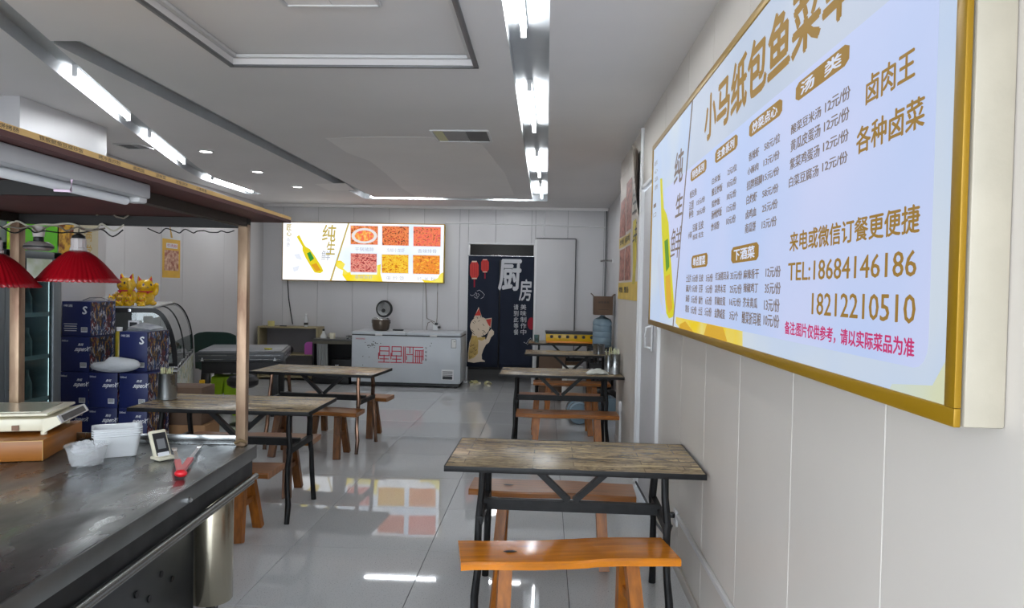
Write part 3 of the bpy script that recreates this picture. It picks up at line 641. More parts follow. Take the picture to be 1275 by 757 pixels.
# ================================================================== picture light box on the back wall
YS = 11.95; EB = SIGN_B_E
sb = thing('menu_light_box', 'lit light box on the back wall with a beer bottle and six food pictures', 'sign', (-3.07, YB - 0.05, 1.64))
OB = -sb.location
def B3(o): o.location = OB; return o
bx0, bx1, bz0, bz1 = -4.44, -1.70, 1.64, 2.625
q = MB(); q.box(((bx0 + bx1) / 2, (YS + YB) / 2 + 0.004, (bz0 + bz1) / 2), (bx1 - bx0, YB - YS - 0.012, bz1 - bz0), bev=0.004); B3(q.build('casing', mat('yellow_gold_casing', srgb(178, 160, 72), 0.4), sb))
q = MB()
for c, d in ((((bx0 + bx1) / 2, bz0 + .007), (bx1 - bx0, .014)), (((bx0 + bx1) / 2, bz1 - .007), (bx1 - bx0, .014)), ((bx0 + .007, (bz0 + bz1) / 2), (.014, bz1 - bz0 - .028)), ((bx1 - .007, (bz0 + bz1) / 2), (.014, bz1 - bz0 - .028))): q.box((c[0], YS + 0.004, c[1]), (d[0], 0.012, d[1]), bev=0.002)
B3(q.build('frame', R_['frame'], sb))
bmat = dict(bg=mixed('sign_face_white', soft_print(srgb(250, 252, 255), srgb(212, 228, 252), 1.1, 0.45, 0.7), EB), yel=mixed('sign_yellow_brush', soft_print(srgb(255, 226, 10), srgb(250, 240, 110), 5, 0.45, 0.75), EB * 0.85),
            lime=emis('sign_bottle_print', srgb(248, 226, 24), EB * 0.75), grn=emis('sign_label_print', srgb(60, 170, 70), EB * 0.6), gold=emis('sign_gold_print', srgb(214, 190, 90), EB * 0.7),
            grey=emis('sign_grey_print', srgb(190, 192, 200), EB * 0.8), pale=emis('sign_pale_print', srgb(225, 230, 240), EB * 0.95), white=emis('sign_plate_print', srgb(244, 240, 240), EB * 0.8),
            amber=emis('sign_amber_print', srgb(246, 176, 24), EB * 0.7))
q = MB(); q.box(((bx0 + bx1) / 2, YS + 0.003, (bz0 + bz1) / 2), (bx1 - bx0 - .028, 0.003, bz1 - bz0 - .028)); B3(q.build('face', bmat['bg'], sb))
cb = lambda x, y: (340 + x / 5.795, 265 + y / 5.795)
def bflat(name, pts, m, lay=0):
    q = MB(); y = YS + 0.0010 - 0.0012 * lay; ps = [at(*cb(*p), y=YS) for p in pts]
    q.prism([(min(max(p.x, bx0 + .014), bx1 - .014), y, min(max(p.z, bz0 + .014), bz1 - .014)) for p in ps], (0, 0.0008, 0)); return B3(q.build(name, m, sb, smooth=False))
bflat('dividing_line', [(540, 60), (550, 62), (422, 494), (410, 494)], bmat['gold'])
bflat('yellow_brush', [(460, 345), (490, 345), (520, 370), (505, 400), (540, 430), (560, 425), (560, 445), (750, 445), (745, 380), (778, 370), (775, 440), (790, 498), (530, 498), (500, 450), (505, 415), (470, 400), (452, 380)], bmat['yel'])
bflat('yellow_brush', [(1230, 430), (1230, 512), (1090, 512), (1070, 480), (1140, 490), (1190, 470), (1205, 440)], bmat['yel'])
F = lambda *c: [srgb(*x) for x in c]
foods = [((560, 92), (757, 230), 'noodle_dish', F((120, 30, 28), (240, 150, 60), (240, 100, 90), (250, 190, 110)), 26), ((788, 95), (980, 237), 'fried_crayfish', F((110, 60, 40), (238, 120, 60), (246, 150, 90), (200, 60, 40)), 30),
         ((1013, 100), (1210, 243), 'shredded_pork', F((150, 50, 40), (246, 140, 90), (250, 120, 80), (226, 90, 90)), 28), ((560, 292), (748, 430), 'spicy_shrimp', F((130, 40, 44), (226, 110, 100), (244, 170, 150), (170, 60, 60)), 26),
         ((785, 300), (977, 437), 'fried_rice', F((206, 110, 10), (252, 190, 30), (250, 220, 70), (240, 160, 20)), 40), ((1010, 305), (1203, 443), 'fried_noodles', F((200, 90, 20), (250, 170, 40), (240, 110, 50), (252, 200, 60)), 34)]
BT = MB(); caps = ['干锅猪蹄', '泡椒小龙虾', '香辣排骨', '香辣鱼虾', '蛋 炒 饭', '炒 米 粉']
for i, (a, c, nm, cols, sc) in enumerate(foods):
    bflat('picture_border', [(a[0] - 5, a[1] - 5), (c[0] + 5, a[1] - 2), (c[0] + 4, c[1] + 5), (a[0] - 5, c[1] + 2)], bmat['pale'])
    m = emis(nm + '_picture', cols[0], EB * 0.85, cols[1:], sc * 0.75, (0.36, 0.62), 4, (1, 1, 1.4))
    o = bflat(nm + '_picture' if 0 else 'food_picture', [(a[0], a[1]), (c[0], a[1] + 4), (c[0] - 2, c[1]), (a[0], c[1] - 4)], m, 1); o['label'] = nm.replace('_', ' ') + ' picture'
    if i == 0:
        cx, cy = (a[0] + c[0]) / 2, (a[1] + c[1]) / 2 + 5
        bflat('plate_print', [(cx + 92 * math.cos(t * math.pi / 12), cy + 56 * math.sin(t * math.pi / 12)) for t in range(24)], bmat['white'], 2)
        bflat('plate_food', [(cx + 70 * math.cos(t * math.pi / 12), cy + 40 * math.sin(t * math.pi / 12)) for t in range(24)], emis('plate_food_print', cols[2], EB * 0.95, [cols[1], cols[3]], 18, (0.4, 0.6), 3), 3)
    bl, tr = at(*cb(a[0] + 30, c[1] + 46), y=YS), at(*cb(c[0] - 30, c[1] + 20), y=YS)
    write(BT, caps[i], (bl.x, YS - 0.001, bl.z), (tr.x - bl.x, 0, 0), (0, 0, tr.z - bl.z), 0.0)
bflat('bottle_print', [(170, 172), (188, 160), (222, 225), (236, 245), (265, 262), (300, 310), (352, 395), (362, 420), (340, 436), (300, 430), (280, 400), (235, 325), (212, 270), (212, 242)], bmat['lime'], 0)
bflat('bottle_label', [(245, 292), (268, 280), (296, 330), (268, 352)], bmat['grn'], 1)
bflat('bottle_glow', [(275, 375), (312, 362), (345, 415), (310, 422)], bmat['amber'], 1)
bflat('ice_print', [(150, 300), (190, 295), (210, 340), (170, 330)], bmat['pale'], 0)
bflat('ice_print', [(140, 395), (190, 380), (180, 415), (150, 425)], bmat['pale'], 0)
BG = MB()
def bt(mb, s, x0_, y0_, x1_, y1_, b=0.02, sl=0.0):
    bl, tr = at(*cb(x0_, y1_), y=YS), at(*cb(x1_, y0_), y=YS); write(mb, s, (bl.x, YS - 0.001, bl.z), (tr.x - bl.x, 0, 0), (0, 0, tr.z - bl.z), b, sl)
bt(BG, '纯', 352, 88, 448, 205, 0.02, 0.1); bt(BG, '生', 382, 208, 446, 300, 0.02, 0.1); bt(BT, '鲜', 345, 272, 410, 342, 0.0, 0.1)
bt(BG, '匠', 98, 84, 132, 124, 0.03); bt(BG, '心', 98, 130, 132, 168, 0.03); bt(BT, '品', 98, 180, 122, 206, 0.0); bt(BT, '质', 98, 215, 122, 245, 0.0)
B3(BG.build('gold_lettering', bmat['gold'], sb, smooth=False, recalc=False)); B3(BT.build('grey_lettering', bmat['grey'], sb, smooth=False, recalc=False))

# ------------------------------------------------------------------ posters
YP0, YP1 = 5.93, 7.73
pz = thing('wall_poster', 'tall curling menu poster with four dish photos on the right wall', 'poster', (XW, (YP0 + YP1) / 2, 1.49))
PO = -pz.location
def P3(o): o.location = PO; return o
def curl(y, z):
    s = max(0, (6.35 - y) / 0.42); t = max(0, (z - 1.9) / 0.9); return XW - 0.004 - 0.10 * s * s * t - 0.004 * math.sin(9 * z + 5 * y)
zt = lambda y: 2.80 - 0.0 * y
q = MB(); q.grid(lambda u, v: (curl(YP1 - u * (YP1 - YP0), 1.49 + v * 1.28), YP1 - u * (YP1 - YP0), 1.49 + v * 1.28), 24, 16)
P3(q.build('sheet', mat('poster_paper', srgb(196, 186, 176), 0.5, var=0.05, vscale=3), pz))
def pin(name, ya, yb_, za, zb2, m, d=0.0015, nu=6, nv=6):
    q = MB(); q.grid(lambda u, v: (curl(ya + (yb_ - ya) * u, za + (zb2 - za) * v) - d, ya + (yb_ - ya) * u, za + (zb2 - za) * v), nu, nv); return P3(q.build(name, m, pz))
pin('yellow_band', YP1 - 0.01, YP0 + 0.01, 1.495, 1.66, M['ylw_plastic'] if 0 else mat('poster_yellow', srgb(214, 180, 70), 0.5, var=0.1), 0.001, 10, 2)
pin('yellow_band', YP1 - 0.01, YP0 + 0.75, 2.02, 2.12, mat('poster_ochre', srgb(202, 176, 92), 0.5, var=0.1), 0.001, 8, 2)
dish = mat('poster_dish_photo', srgb(92, 36, 34), 0.5, col2=srgb(196, 130, 110), vscale=22)
for (ya, yb_), (za, zb2) in (((7.66, 7.16), (2.13, 2.50)), ((7.10, 6.66), (2.15, 2.62)), ((7.66, 7.16), (1.68, 2.0)), ((7.10, 6.66), (1.68, 2.0))): pin('dish_photo', ya, yb_, za, zb2, dish, 0.002)
pin('bottle_photo', 6.5, 6.25, 1.64, 2.2, mat('poster_bottle', srgb(200, 180, 40), 0.5, var=0.2), 0.002)
q = MB()
for i, ch in enumerate('纯生鲜'):
    z = 2.52 - i * 0.26; write(q, ch, (curl(6.3, z) - 0.006, 6.52, z), (0, -0.30, 0), (0, 0, 0.22), 0.01)
for k, (yy, zz) in enumerate(((7.6, 2.045), (7.1, 2.045), (7.6, 1.56), (7.1, 1.56))): write(q, ('炒虾', '卤鸡', '烤鱼', '酸汤')[k], (XW - 0.010, yy, zz), (0, -0.36, 0), (0, 0, 0.06), 0.01)
P3(q.build('lettering', M['ink_dark'], pz, smooth=False, recalc=False))

def wall_poster_left(name, label, p0, width, z0_, z1_, ang, items):
    t = thing(name, label, 'poster', (p0[0], p0[1], z0_), ang)
    q = MB(); q.box((width / 2, 0.003, (z1_ - z0_) / 2), (width, 0.002, z1_ - z0_)); q.build('sheet', items[0], t)
    for li, (nm, x0_, x1_, za, zb2, mm) in enumerate(items[1]):
        q = MB(); q.box(((x0_ + x1_) / 2, 0.0046 + 0.0006 * li, (za + zb2) / 2), (x1_ - x0_, 0.0012, zb2 - za)); q.build(nm, mm, t)
    return t
# direction of the left walls runs towards the camera (-y); room is on the left of it
yl = mat('poster_amber', srgb(226, 176, 50), 0.5, var=0.08)
t = wall_poster_left('wall_poster', 'narrow white and yellow food poster on the left wall behind the display case', (-4.8, 9.27), 0.46, 1.62, 2.36, R(-90), (mat('poster_white', srgb(214, 214, 214), 0.5), [('yellow_field', 0.01, 0.45, 0.01, 0.50, yl), ('dish_photo', 0.05, 0.40, 0.10, 0.36, mat('poster_noodles', srgb(150, 70, 50), 0.5, col2=srgb(226, 190, 160), vscale=24)), ('title_field', 0.08, 0.36, 0.385, 0.45, M['ink_white'])]))
q = MB(); write(q, '牛肉粉', (0.34, 0.0068, 0.395), (-0.25, 0, 0), (0, 0, 0.045), 0.0); q.build('lettering', M['ink_red'], t, smooth=False, recalc=False)
q = MB(); q.prism([(0.2, 0.0045, 0.52), (0.25, 0.0045, 0.52), (0.29, 0.0045, 0.70), (0.28, 0.0045, 0.70)], (0, 0.001, 0)); q.build('bottle_print', M['ink_gold'], t, smooth=False)
t = wall_poster_left('wall_poster', 'large poster of fruit and gold calligraphy on the white column behind the stacked cartons', (-3.91, 6.13), 0.62, 1.72, 2.2, R(-90), (mat('poster_beige', srgb(206, 196, 168), 0.5, var=0.04), [('fruit_photo', 0.33, 0.60, 0.01, 0.47, mat('poster_fruit', srgb(110, 44, 20), 0.5, col2=srgb(226, 176, 60), vscale=16, ramp=(0.4, 0.6)))]))
q = MB()
for i, ch in enumerate('福满堂'): write(q, ch, (0.20, 0.0060, 0.33 - i * 0.14), (-0.11, 0, 0), (0, 0, 0.11), 0.0)
q.build('lettering', M['ink_gold'], t, smooth=False, recalc=False)

# ================================================================== tables and benches
def wobble(p0, p1, r, n=6, amp=0.006, rv=0.12, seed=0):
    rnd = random.Random(seed); p0, p1 = Vector(p0), Vector(p1); pts = []; rs = []
    for i in range(n + 1):
        t = i / n; e = 0 if i in (0, n) else amp
        pts.append(p0.lerp(p1, t) + Vector((rnd.uniform(-e, e), rnd.uniform(-e, e), 0))); rs.append(r * (1 + rnd.uniform(-rv, rv)))
    return pts, rs
TL, TWD, TH = 1.20, 0.64, 0.75
def make_table(label, group, legmat):
    t = thing('dining_table', label, 'table', group=group)
    q = MB(); n = 24        # slightly uneven slab
    q.box((0, 0, TH - 0.0125), (TL, TWD, 0.022), bev=0.003); q.build('tabletop', M['tabletop'], t)
    q = MB()
    for c, d in (((0, TWD / 2 + 0.002, TH - 0.014), (TL + 0.008, 0.006, 0.026)), ((0, -TWD / 2 - 0.002, TH - 0.014), (TL + 0.008, 0.006, 0.026)), ((TL / 2 + 0.002, 0, TH - 0.014), (0.006, TWD, 0.026)), ((-TL / 2 - 0.002, 0, TH - 0.014), (0.006, TWD, 0.026))): q.box(c, d, bev=0.001)
    q.build('edging', M['black'], t)
    lx = 0.435
    for k, (sx, sy) in enumerate(((-1, -1), (1, -1), (1, 1), (-1, 1))):
        pts, rs = wobble((sx * lx, sy * 0.19, TH - 0.025), (sx * (lx + 0.02), sy * 0.285, 0.0), 0.018, seed=k + 3)
        q = MB(); q.tube(pts, rs, 10); q.build('leg', legmat, t)
    for sx in (-1, 1):
        q = MB(); q.bar((sx * (lx + 0.008), -0.235, 0.47), (sx * (lx + 0.008), 0.235, 0.47), 0.03, 0.04); q.build('end_rail', M['black'], t)
        q = MB(); q.bar((sx * 0.235, 0, TH - 0.03), (sx * 0.015, 0, 0.515), 0.03, 0.042, (0, 1, 0)); q.build('brace', M['black'], t)
    q = MB(); q.bar((-lx - 0.006, 0, 0.485), (lx + 0.006, 0, 0.485), 0.035, 0.052); q.build('stretcher', M['black'], t)
    q = MB()
    for sx in (-1, 1): q.bar((sx * lx, -0.21, TH - 0.034), (sx * lx, 0.21, TH - 0.034), 0.03, 0.02)
    q.build('bearer', M['black'], t)
    return t
GT = 'weathered plank dining tables'
tA = make_table('plank-top dining table nearest the camera, under the big menu light box', GT, M['black'])
tA.location = (0.150, 3.645, 0); tA.rotation_euler = (0, 0, R(-0.6))
tB = copy_tree(tA, None, 'second dining table along the right wall, with chopstick cans and a wipe packet', (0.165, 7.28, 0), 0)
tC = copy_tree(tA, None, 'third dining table on the right, with one steel can at its right end', (0.345, 9.52, 0), 0)
tD = copy_tree(tA, None, 'farthest dining table on the right, carrying the yellow gas grill', (0.345, 11.35, 0), 0)
tE = copy_tree(tA, None, 'dining table on the left just behind the steel counter', (-2.13, 4.93, 0), R(0.5))
tF = make_table('dining table on the left in front of the chest freezer, with coppery legs', GT, mat('worn_coppery_leg', srgb(70, 50, 40), 0.25, metal=0.6, col2=srgb(170, 130, 104), vscale=5, stretch=(3, 3, 1)))
tF.location = (-2.17, 6.98, 0); tF.rotation_euler = (0, 0, R(-5))

def make_bench(label, group, top, leg, L=0.96, Wd=0.28, H=0.425, seed=1):
    t = thing('bench', label, 'bench', group=group); rnd = random.Random(seed)
    q = MB(); n = 16; th = 0.04
    # live-edge plank
    f = [(-Wd / 2 + 0.006 * math.sin(5 * i / n * 2 + seed) + rnd.uniform(-.003, .003)) for i in range(n + 1)]
    g = [(Wd / 2 + 0.006 * math.cos(4 * i / n * 2 + seed) + rnd.uniform(-.003, .003)) for i in range(n + 1)]
    sag = [0.0018 * math.sin(3 * i / n * 3 + seed) for i in range(n + 1)]
    bm = q.bm; rows = []
    for i in range(n + 1):
        x = -L / 2 + L * i / n; z = H + sag[i]
        prof = [(f[i], z - th + 0.008), (f[i] - 0.002, z - 0.008), (f[i] + 0.008, z), (0, z + 0.001), (g[i] - 0.008, z), (g[i] + 0.002, z - 0.008), (g[i], z - th + 0.008), (g[i] - 0.02, z - th), (f[i] + 0.02, z - th)]
        xx = x + (0.004 if i == 0 else -0.004 if i == n else 0)
        rows.append([bm.verts.new((xx, y, zz)) for y, zz in prof])
    for A, B in zip(rows, rows[1:]):
        for k in range(len(A)): bm.faces.new((A[k], A[(k + 1) % len(A)], B[(k + 1) % len(A)], B[k]))
    bm.faces.new(rows[0]); bm.faces.new(list(reversed(rows[-1])))
    q.build('seat', top, t)
    for sx in (-1, 1):
        for sy in (-1, 1):
            q = MB(); q.bar((sx * (L / 2 - 0.20), sy * 0.055, H - th), (sx * (L / 2 - 0.175), sy * 0.155, 0.0), 0.058, 0.05, (0, 1, 0)); q.build('leg', leg, t)
        q = MB(); q.bar((sx * (L / 2 - 0.19), -0.10, 0.21), (sx * (L / 2 - 0.19), 0.10, 0.21), 0.026, 0.035); q.build('cross_rail', leg, t)
    q = MB(); q.prism([(-0.255 + 0.03 * math.cos(a * 1.05), -0.02 + 0.012 * math.sin(a * 1.05), H + 0.0042) for a in range(6)], (0, 0, 0.001)); q.build('knot', M['ink_dark'], t)
    return t
GB = 'wooden plank benches'
bA = make_bench('glossy orange pine bench nearest the camera, in front of the nearest table', GB, M['orange'], M['legwood'])
bA.location = (0.115, 3.20, 0); bA.rotation_euler = (0, 0, R(9.5))
bA2 = make_bench('brown pine bench behind the nearest dining table by the right wall', GB, M['brownwood'], M['legwood'], seed=2)
bA2.location = (0.06, 4.22, 0); bA2.rotation_euler = (0, 0, R(-2))
def bench(src, label, loc, rz): return copy_tree(src, None, label, loc, rz)
bench(bA2, 'brown bench on the near side of the second table along the right wall', (0.22, 6.80, 0), R(0))
bench(bA2, 'brown bench pushed behind the second table along the right wall', (0.20, 7.95, 0), R(2))
bench(bA2, 'bench on the near side of the third table on the right, seen through table legs', (0.34, 9.05, 0), R(1))
bench(bA2, 'bench between the third table and the farthest table on the right', (0.34, 10.25, 0), R(0))
bB = make_bench('bench with an orange leg showing just past the corner of the steel counter', GB, M['brownwood'], M['legwood'], seed=5)
bB.location = (-2.14, 4.43, 0); bB.rotation_euler = (0, 0, R(0))
bD = make_bench('dark bench behind the left table nearest the counter', GB, M['brownwood'], M['legdark'], seed=8)
bD.location = (-2.19, 5.35, 0); bD.rotation_euler = (0, 0, R(3))
bench(bD, 'dark bench before the left table that stands in front of the freezer', (-2.16, 6.59, 0), R(-2))
bench(bD, 'dark bench on the freezer side of the far left table', (-2.08, 7.53, 0), R(-5))

# ================================================================== small things on the tables
def steel_can(name, label, loc, r, h, sticks, group=None, seed=0, cat='can'):
    t = thing(name, label, cat, loc, 0, group)
    q = MB(); q.lathe([(0, 0.002), (r * 1.05, 0.002), (r * 1.05, 0.008), (r, 0.012), (r, h - 0.004), (r * 1.03, h), (r * 0.97, h), (r * 0.96, 0.01), (0, 0.008)], seg=28); q.build('can_body', M['steel'], t)
    return t
rnd = random.Random(4)
def chopsticks(label, loc, r, h, n, ext, cols, group, seed):
    rnd = random.Random(seed)
    q = MB()
    for i in range(n):
        a = rnd.uniform(0, 6.28); rr = r * rnd.uniform(0.15, 0.82); L = h + ext * rnd.uniform(0.5, 1); b2 = a + rnd.uniform(-0.5, 0.5)
        q.rod((rr * 0.7 * math.cos(a), rr * 0.7 * math.sin(a), 0.014), (rr * 1.08 * math.cos(b2), rr * 1.08 * math.sin(b2), L), 0.0035, 0.0028, 6)
    o = q.build('chopsticks', cols, None, loc); tag(o, label, 'chopsticks', None, 'stuff'); return o
white_stick = mat('pale_chopstick', srgb(216, 214, 170), 0.5); 
steel_can('chopstick_can', 'tall steel chopstick can on the left table behind the counter', (-2.66, 4.98, TH), 0.062, 0.185, 9, 'steel chopstick cans')
chopsticks('pale chopsticks standing in the can on the left table', (-2.66, 4.98, TH), 0.06, 0.185, 14, 0.045, white_stick, None, 2)
steel_can('chopstick_can', 'steel can full of chopsticks at the wall end of the second right table', (0.70, 7.22, TH), 0.052, 0.20, 9, 'steel chopstick cans')
chopsticks('bunch of pale wrapped chopsticks in the can on the second right table', (0.70, 7.22, TH), 0.05, 0.20, 22, 0.06, mat('wrapped_chopstick', srgb(206, 208, 176), 0.5), None, 5)
steel_can('chopstick_can', 'second steel can behind the full one on the second right table', (0.655, 7.42, TH), 0.045, 0.17, 9, 'steel chopstick cans')
chopsticks('few pale chopsticks in the rear can of the second right table', (0.655, 7.42, TH), 0.044, 0.17, 9, 0.09, white_stick, None, 6)
steel_can('steel_can', 'wide steel can on the third table, below the blue water barrel', (0.70, 9.42, TH), 0.075, 0.13, 9)
q = MB()   # packet of wipes
q.grid(lambda u, v: ((u - 0.5) * 0.21, (v - 0.5) * 0.12, 0.055 * (math.sin(math.pi * min(max(u, 0.02), 0.98)) ** 0.5) * (math.sin(math.pi * min(max(v, 0.02), .98)) ** 0.5) + 0.004 * math.sin(17 * u + 9 * v)), 14, 10)
q.grid(lambda u, v: ((u - 0.5) * 0.21, (v - 0.5) * 0.12, 0.0), 14, 10)
o = q.build('tissue_packet', mat('tissue_pack', srgb(206, 208, 200), 0.4, var=0.1, vscale=20), None, (0.52, 7.16, TH), R(6)); tag(o, 'crumpled white tissue packet beside the cans on the second right table', 'packet')
q = MB(); q.lathe([(0, 0.001), (0.036, 0.001), (0.042, 0.12), (0.040, 0.12), (0.034, 0.006), (0, 0.006)], seg=20); o = q.build('drinking_glass', M['glass_green'], None, (-0.13, 11.2, TH)); tag(o, 'clear drinking glass at the left end of the farthest right table', 'glass')

# yellow gas grill on the farthest table
t = thing('gas_grill', 'yellow six-knob gas grill standing on the farthest table', 'grill', (0.41, 11.25, TH))
q = MB(); q.box((0, 0, 0.095), (0.80, 0.34, 0.13), bev=0.008); q.build('body', M['yellow'], t)
q = MB(); q.box((0, 0, 0.172), (0.82, 0.36, 0.02), bev=0.005); q.box((0, -0.17, 0.155), (0.80, 0.02, 0.02)); q.build('top_plate', M['steel_dark'], t)
q = MB(); q.box((0, -0.176, 0.024), (0.78, 0.02, 0.028), bev=0.004); q.build('front_trim', mat('orange_trim', srgb(226, 140, 40), 0.35), t)
for k in range(6):
    q = MB(); q.rod((-0.31 + 0.122 * k, -0.168, 0.105), (-0.31 + 0.122 * k, -0.198, 0.105), 0.026, 0.021, 16); q.box((-0.31 + 0.122 * k, -0.2, 0.105), (0.007, 0.01, 0.034)); q.build('knob', M['blackp'], t)
for sx in (-1, 1):
    for sy in (-1, 1):
        q = MB(); q.rod((sx * 0.36, sy * 0.13, 0), (sx * 0.36, sy * 0.13, 0.03), 0.014, seg=10); q.build('foot', M['blackp'], t)
# blue water barrel with a carton on top, on a stack of crates
def crate(label, loc, w, d, h, m, rz=0):
    t = thing('bottle_crate', label, 'crate', loc, rz, 'dark bottle crates'); q = MB()
    for z in (0.0, h * 0.45, h - 0.033):
        q.box((0, -d / 2 + 0.008, z + 0.012), (w, 0.016, 0.04)); q.box((0, d / 2 - 0.008, z + 0.012), (w, 0.016, 0.04)); q.box((-w / 2 + 0.008, 0, z + 0.012), (0.016, d, 0.04)); q.box((w / 2 - 0.008, 0, z + 0.012), (0.016, d, 0.04))
    for k in range(6): q.box((-w / 2 + w * (k + 0.5) / 6, -d / 2 + 0.01, h / 2), (0.02, 0.012, h - 0.01))
    for k in range(4): q.box((-w / 2 + 0.01, -d / 2 + d * (k + 0.5) / 4, h / 2), (0.012, 0.02, h - 0.01))
    q.box((0, 0, 0.008), (w - 0.01, d - 0.01, 0.014)); q.build('crate_body', m, t); return t
for k, s in enumerate(('lowest crate on the floor under the blue water barrel', 'middle dark crate under the blue water barrel', 'top dark crate directly carrying the blue water barrel')):
    crate(s, (0.80, 10.62, 0.25 * k), 0.36, 0.40, 0.25, (M['blackp'], M['dark'], M['blackp'])[k])
t = thing('water_barrel', 'large pale blue water barrel in the far right corner with a carton on it', 'barrel', (0.83, 10.60, 0.75))
q = MB(); pr = [(0, 0.003), (0.125, 0.003), (0.14, 0.02)]
for k in range(4): z = 0.05 + k * 0.085; pr += [(0.14, z), (0.134, z + 0.012), (0.14, z + 0.024)]
pr += [(0.14, 0.36), (0.12, 0.41), (0.05, 0.44), (0.03, 0.455), (0.03, 0.47), (0, 0.47)]
q.lathe(pr, seg=32); q.build('barrel_body', M['bluewater'], t)
def carton(label, loc, w, d, h, m, rz=0, flaps=True, name='carton', group=None):
    t = thing(name, label, 'box', loc, rz, group); q = MB(); q.box((0, 0, h / 2), (w, d, h), bev=0.002); q.build('box_body', m, t)
    if flaps:
        for sx in (-1, 1):
            q = MB(); q.bar((sx * w / 2, -d / 2 + 0.01, h), (sx * w / 2, d / 2 - 0.01, h), 0.003, 0.003)
            a = 0.5; q.prism([(sx * w / 2, -d / 2, h - 0.001), (sx * w / 2, d / 2, h - 0.001), (sx * (w / 2 + 0.04), d / 2, h + 0.04), (sx * (w / 2 + 0.04), -d / 2, h + 0.04)], (0, 0, 0.003)); q.build('flap', m, t)
    return t
t = carton('dark brown carton on top of the blue water barrel in the corner', (0.83, 10.58, 1.222), 0.27, 0.26, 0.27, M['darkcard'])
q = MB(); write(q, '绿色食品', (-0.08, -0.1325, 0.17), (0.16, 0, 0), (0, 0, 0.03), 0.01); q.box((0, -0.1315, 0.08), (0.14, 0.001, 0.004)); q.build('lettering', M['ink_dark'], t, smooth=False, recalc=False)
# things beneath the far tables
carton('brown carton on the floor under the farthest right table', (0.35, 11.5, 0), 0.42, 0.36, 0.42, M['cardboard'], 0, False)
t = carton('white carton with a dark square mark resting under the third right table', (0.42, 10.80, 0.0), 0.26, 0.20, 0.44, M['paper'], R(18), False)
q = MB(); q.box((-0.06, -0.1015, 0.36), (0.05, 0.001, 0.05)); q.build('mark', M['ink_dark'], t, smooth=False)
carton('tall brown carton leaning under the third right table', (0.12, 11.0, 0), 0.40, 0.12, 0.58, M['darkcard'], R(-8), False)
def barrel_lying(label, loc):
    t = thing('water_barrel', label, 'barrel', loc, R(4)); q = MB()
    pr = [(0, 0.0), (0.12, 0.0), (0.13, 0.02), (0.13, 0.10), (0.124, 0.115), (0.13, 0.13), (0.13, 0.34), (0.10, 0.39), (0.03, 0.42), (0, 0.42)]
    q.lathe(pr, seg=28, mtx=Matrix.Rotation(R(-90), 4, 'X') @ Matrix.Translation((0, 0, 0))); q.build('barrel_body', M['bluewater'], t); return t
barrel_lying('empty blue water barrel lying under the second right table near the wall', (0.42, 8.45, 0.132))
barrel_lying('empty blue water barrel lying closest to the right wall under the tables', (0.70, 8.40, 0.132) if 0 else (0.83, 8.85, 0.132))
q = MB(); rb = random.Random(3)
q.ball((0, 0, 0.13), (0.20, 0.16, 0.13), 20)
for v in q.bm.verts:
    n = math.sin(v.co.x * 31 + v.co.z * 17) * math.cos(v.co.y * 27); v.co *= 1 + 0.07 * n
    v.co.z = max(v.co.z, 0.0)
o = q.build('rubbish_bag', mat('black_bag', srgb(26, 26, 30), 0.25, bump=0.5, bscale=25), None, (0.80, 9.75, 0)); tag(o, 'black plastic bag slumped on the floor below the third right table', 'bag')

# ================================================================== back wall furniture
# chest freezer
FX0, FX1, FY0, FY1 = -3.03, -1.31, 11.20, 11.93
t = thing('chest_freezer', 'long white chest freezer with red block characters against the back wall', 'freezer', ((FX0 + FX1) / 2, (FY0 + FY1) / 2, 0))
w, d = FX1 - FX0, FY1 - FY0
q = MB(); q.box((0, 0, 0.435), (w, d, 0.73), bev=0.012); q.build('body', M['white_metal'], t)
q = MB(); q.box((0, 0.01, 0.045), (w - 0.06, d - 0.06, 0.05)); q.build('plinth', M['blackp'], t)
for sx in (-1, 1):
    for sy in (-1, 1):
        q = MB(); q.rod((sx * (w / 2 - 0.08), sy * (d / 2 - 0.08), 0), (sx * (w / 2 - 0.08), sy * (d / 2 - 0.08), 0.03), 0.025, seg=12); q.build('caster', M['blackp'], t)
q = MB(); q.box((0, -0.001, 0.806), (w - 0.004, d - 0.004, 0.012)); q.build('lid_seal', M['dark'], t)
for sx in (-1, 1):
    q = MB(); q.box((sx * w / 4, 0, 0.838), (w / 2 - 0.008, d + 0.012, 0.05), bev=0.012); ld = q.build('lid', M['white_metal'], t)
    q = MB(); q.box((sx * w / 4, -d / 2 - 0.016, 0.815), (0.11, 0.022, 0.03), bev=0.006); q.build('handle', M['white'], ld)
yf = -d / 2 - 0.0012
def strokes(mb, segs, ox, oz, s, th=0.014, ax=0.6):
    for x0_, z0_, x1_, z1_ in segs:
        mb.box((ox + ax * s * (x0_ + x1_) / 2, yf - 0.0004 * (x0_ == x1_), oz + s * (z0_ + z1_) / 2), (abs(x1_ - x0_) * s * ax + th, 0.0012, abs(z1_ - z0_) * s + th))
q = MB(); X = [(0.0, 0, 1.1, 0), (0.55, 0, 0.55, .42), (0.15, .2, 1.0, .2), (0.0, .4, 1.1, .4), (0.1, .42, .1, .95), (1.05, .42, 1.05, .95), (.1, .68, 1.05, .68), (.1, .95, 1.05, .95), (0, .2, 0, .55)]
strokes(q, X, -0.43, 0.385, 0.26); strokes(q, X, -0.235, 0.385, 0.26)
strokes(q, [(0, 0, 0, .95), (.15, .95, .15, 0), (.3, .95, .95, .95), (.3, .5, .95, .5), (.62, .95, .62, .6), (.3, 0, .95, 0), (.95, .95, .95, 0), (.3, .2, .3, .4)], -0.035, 0.385, 0.26)
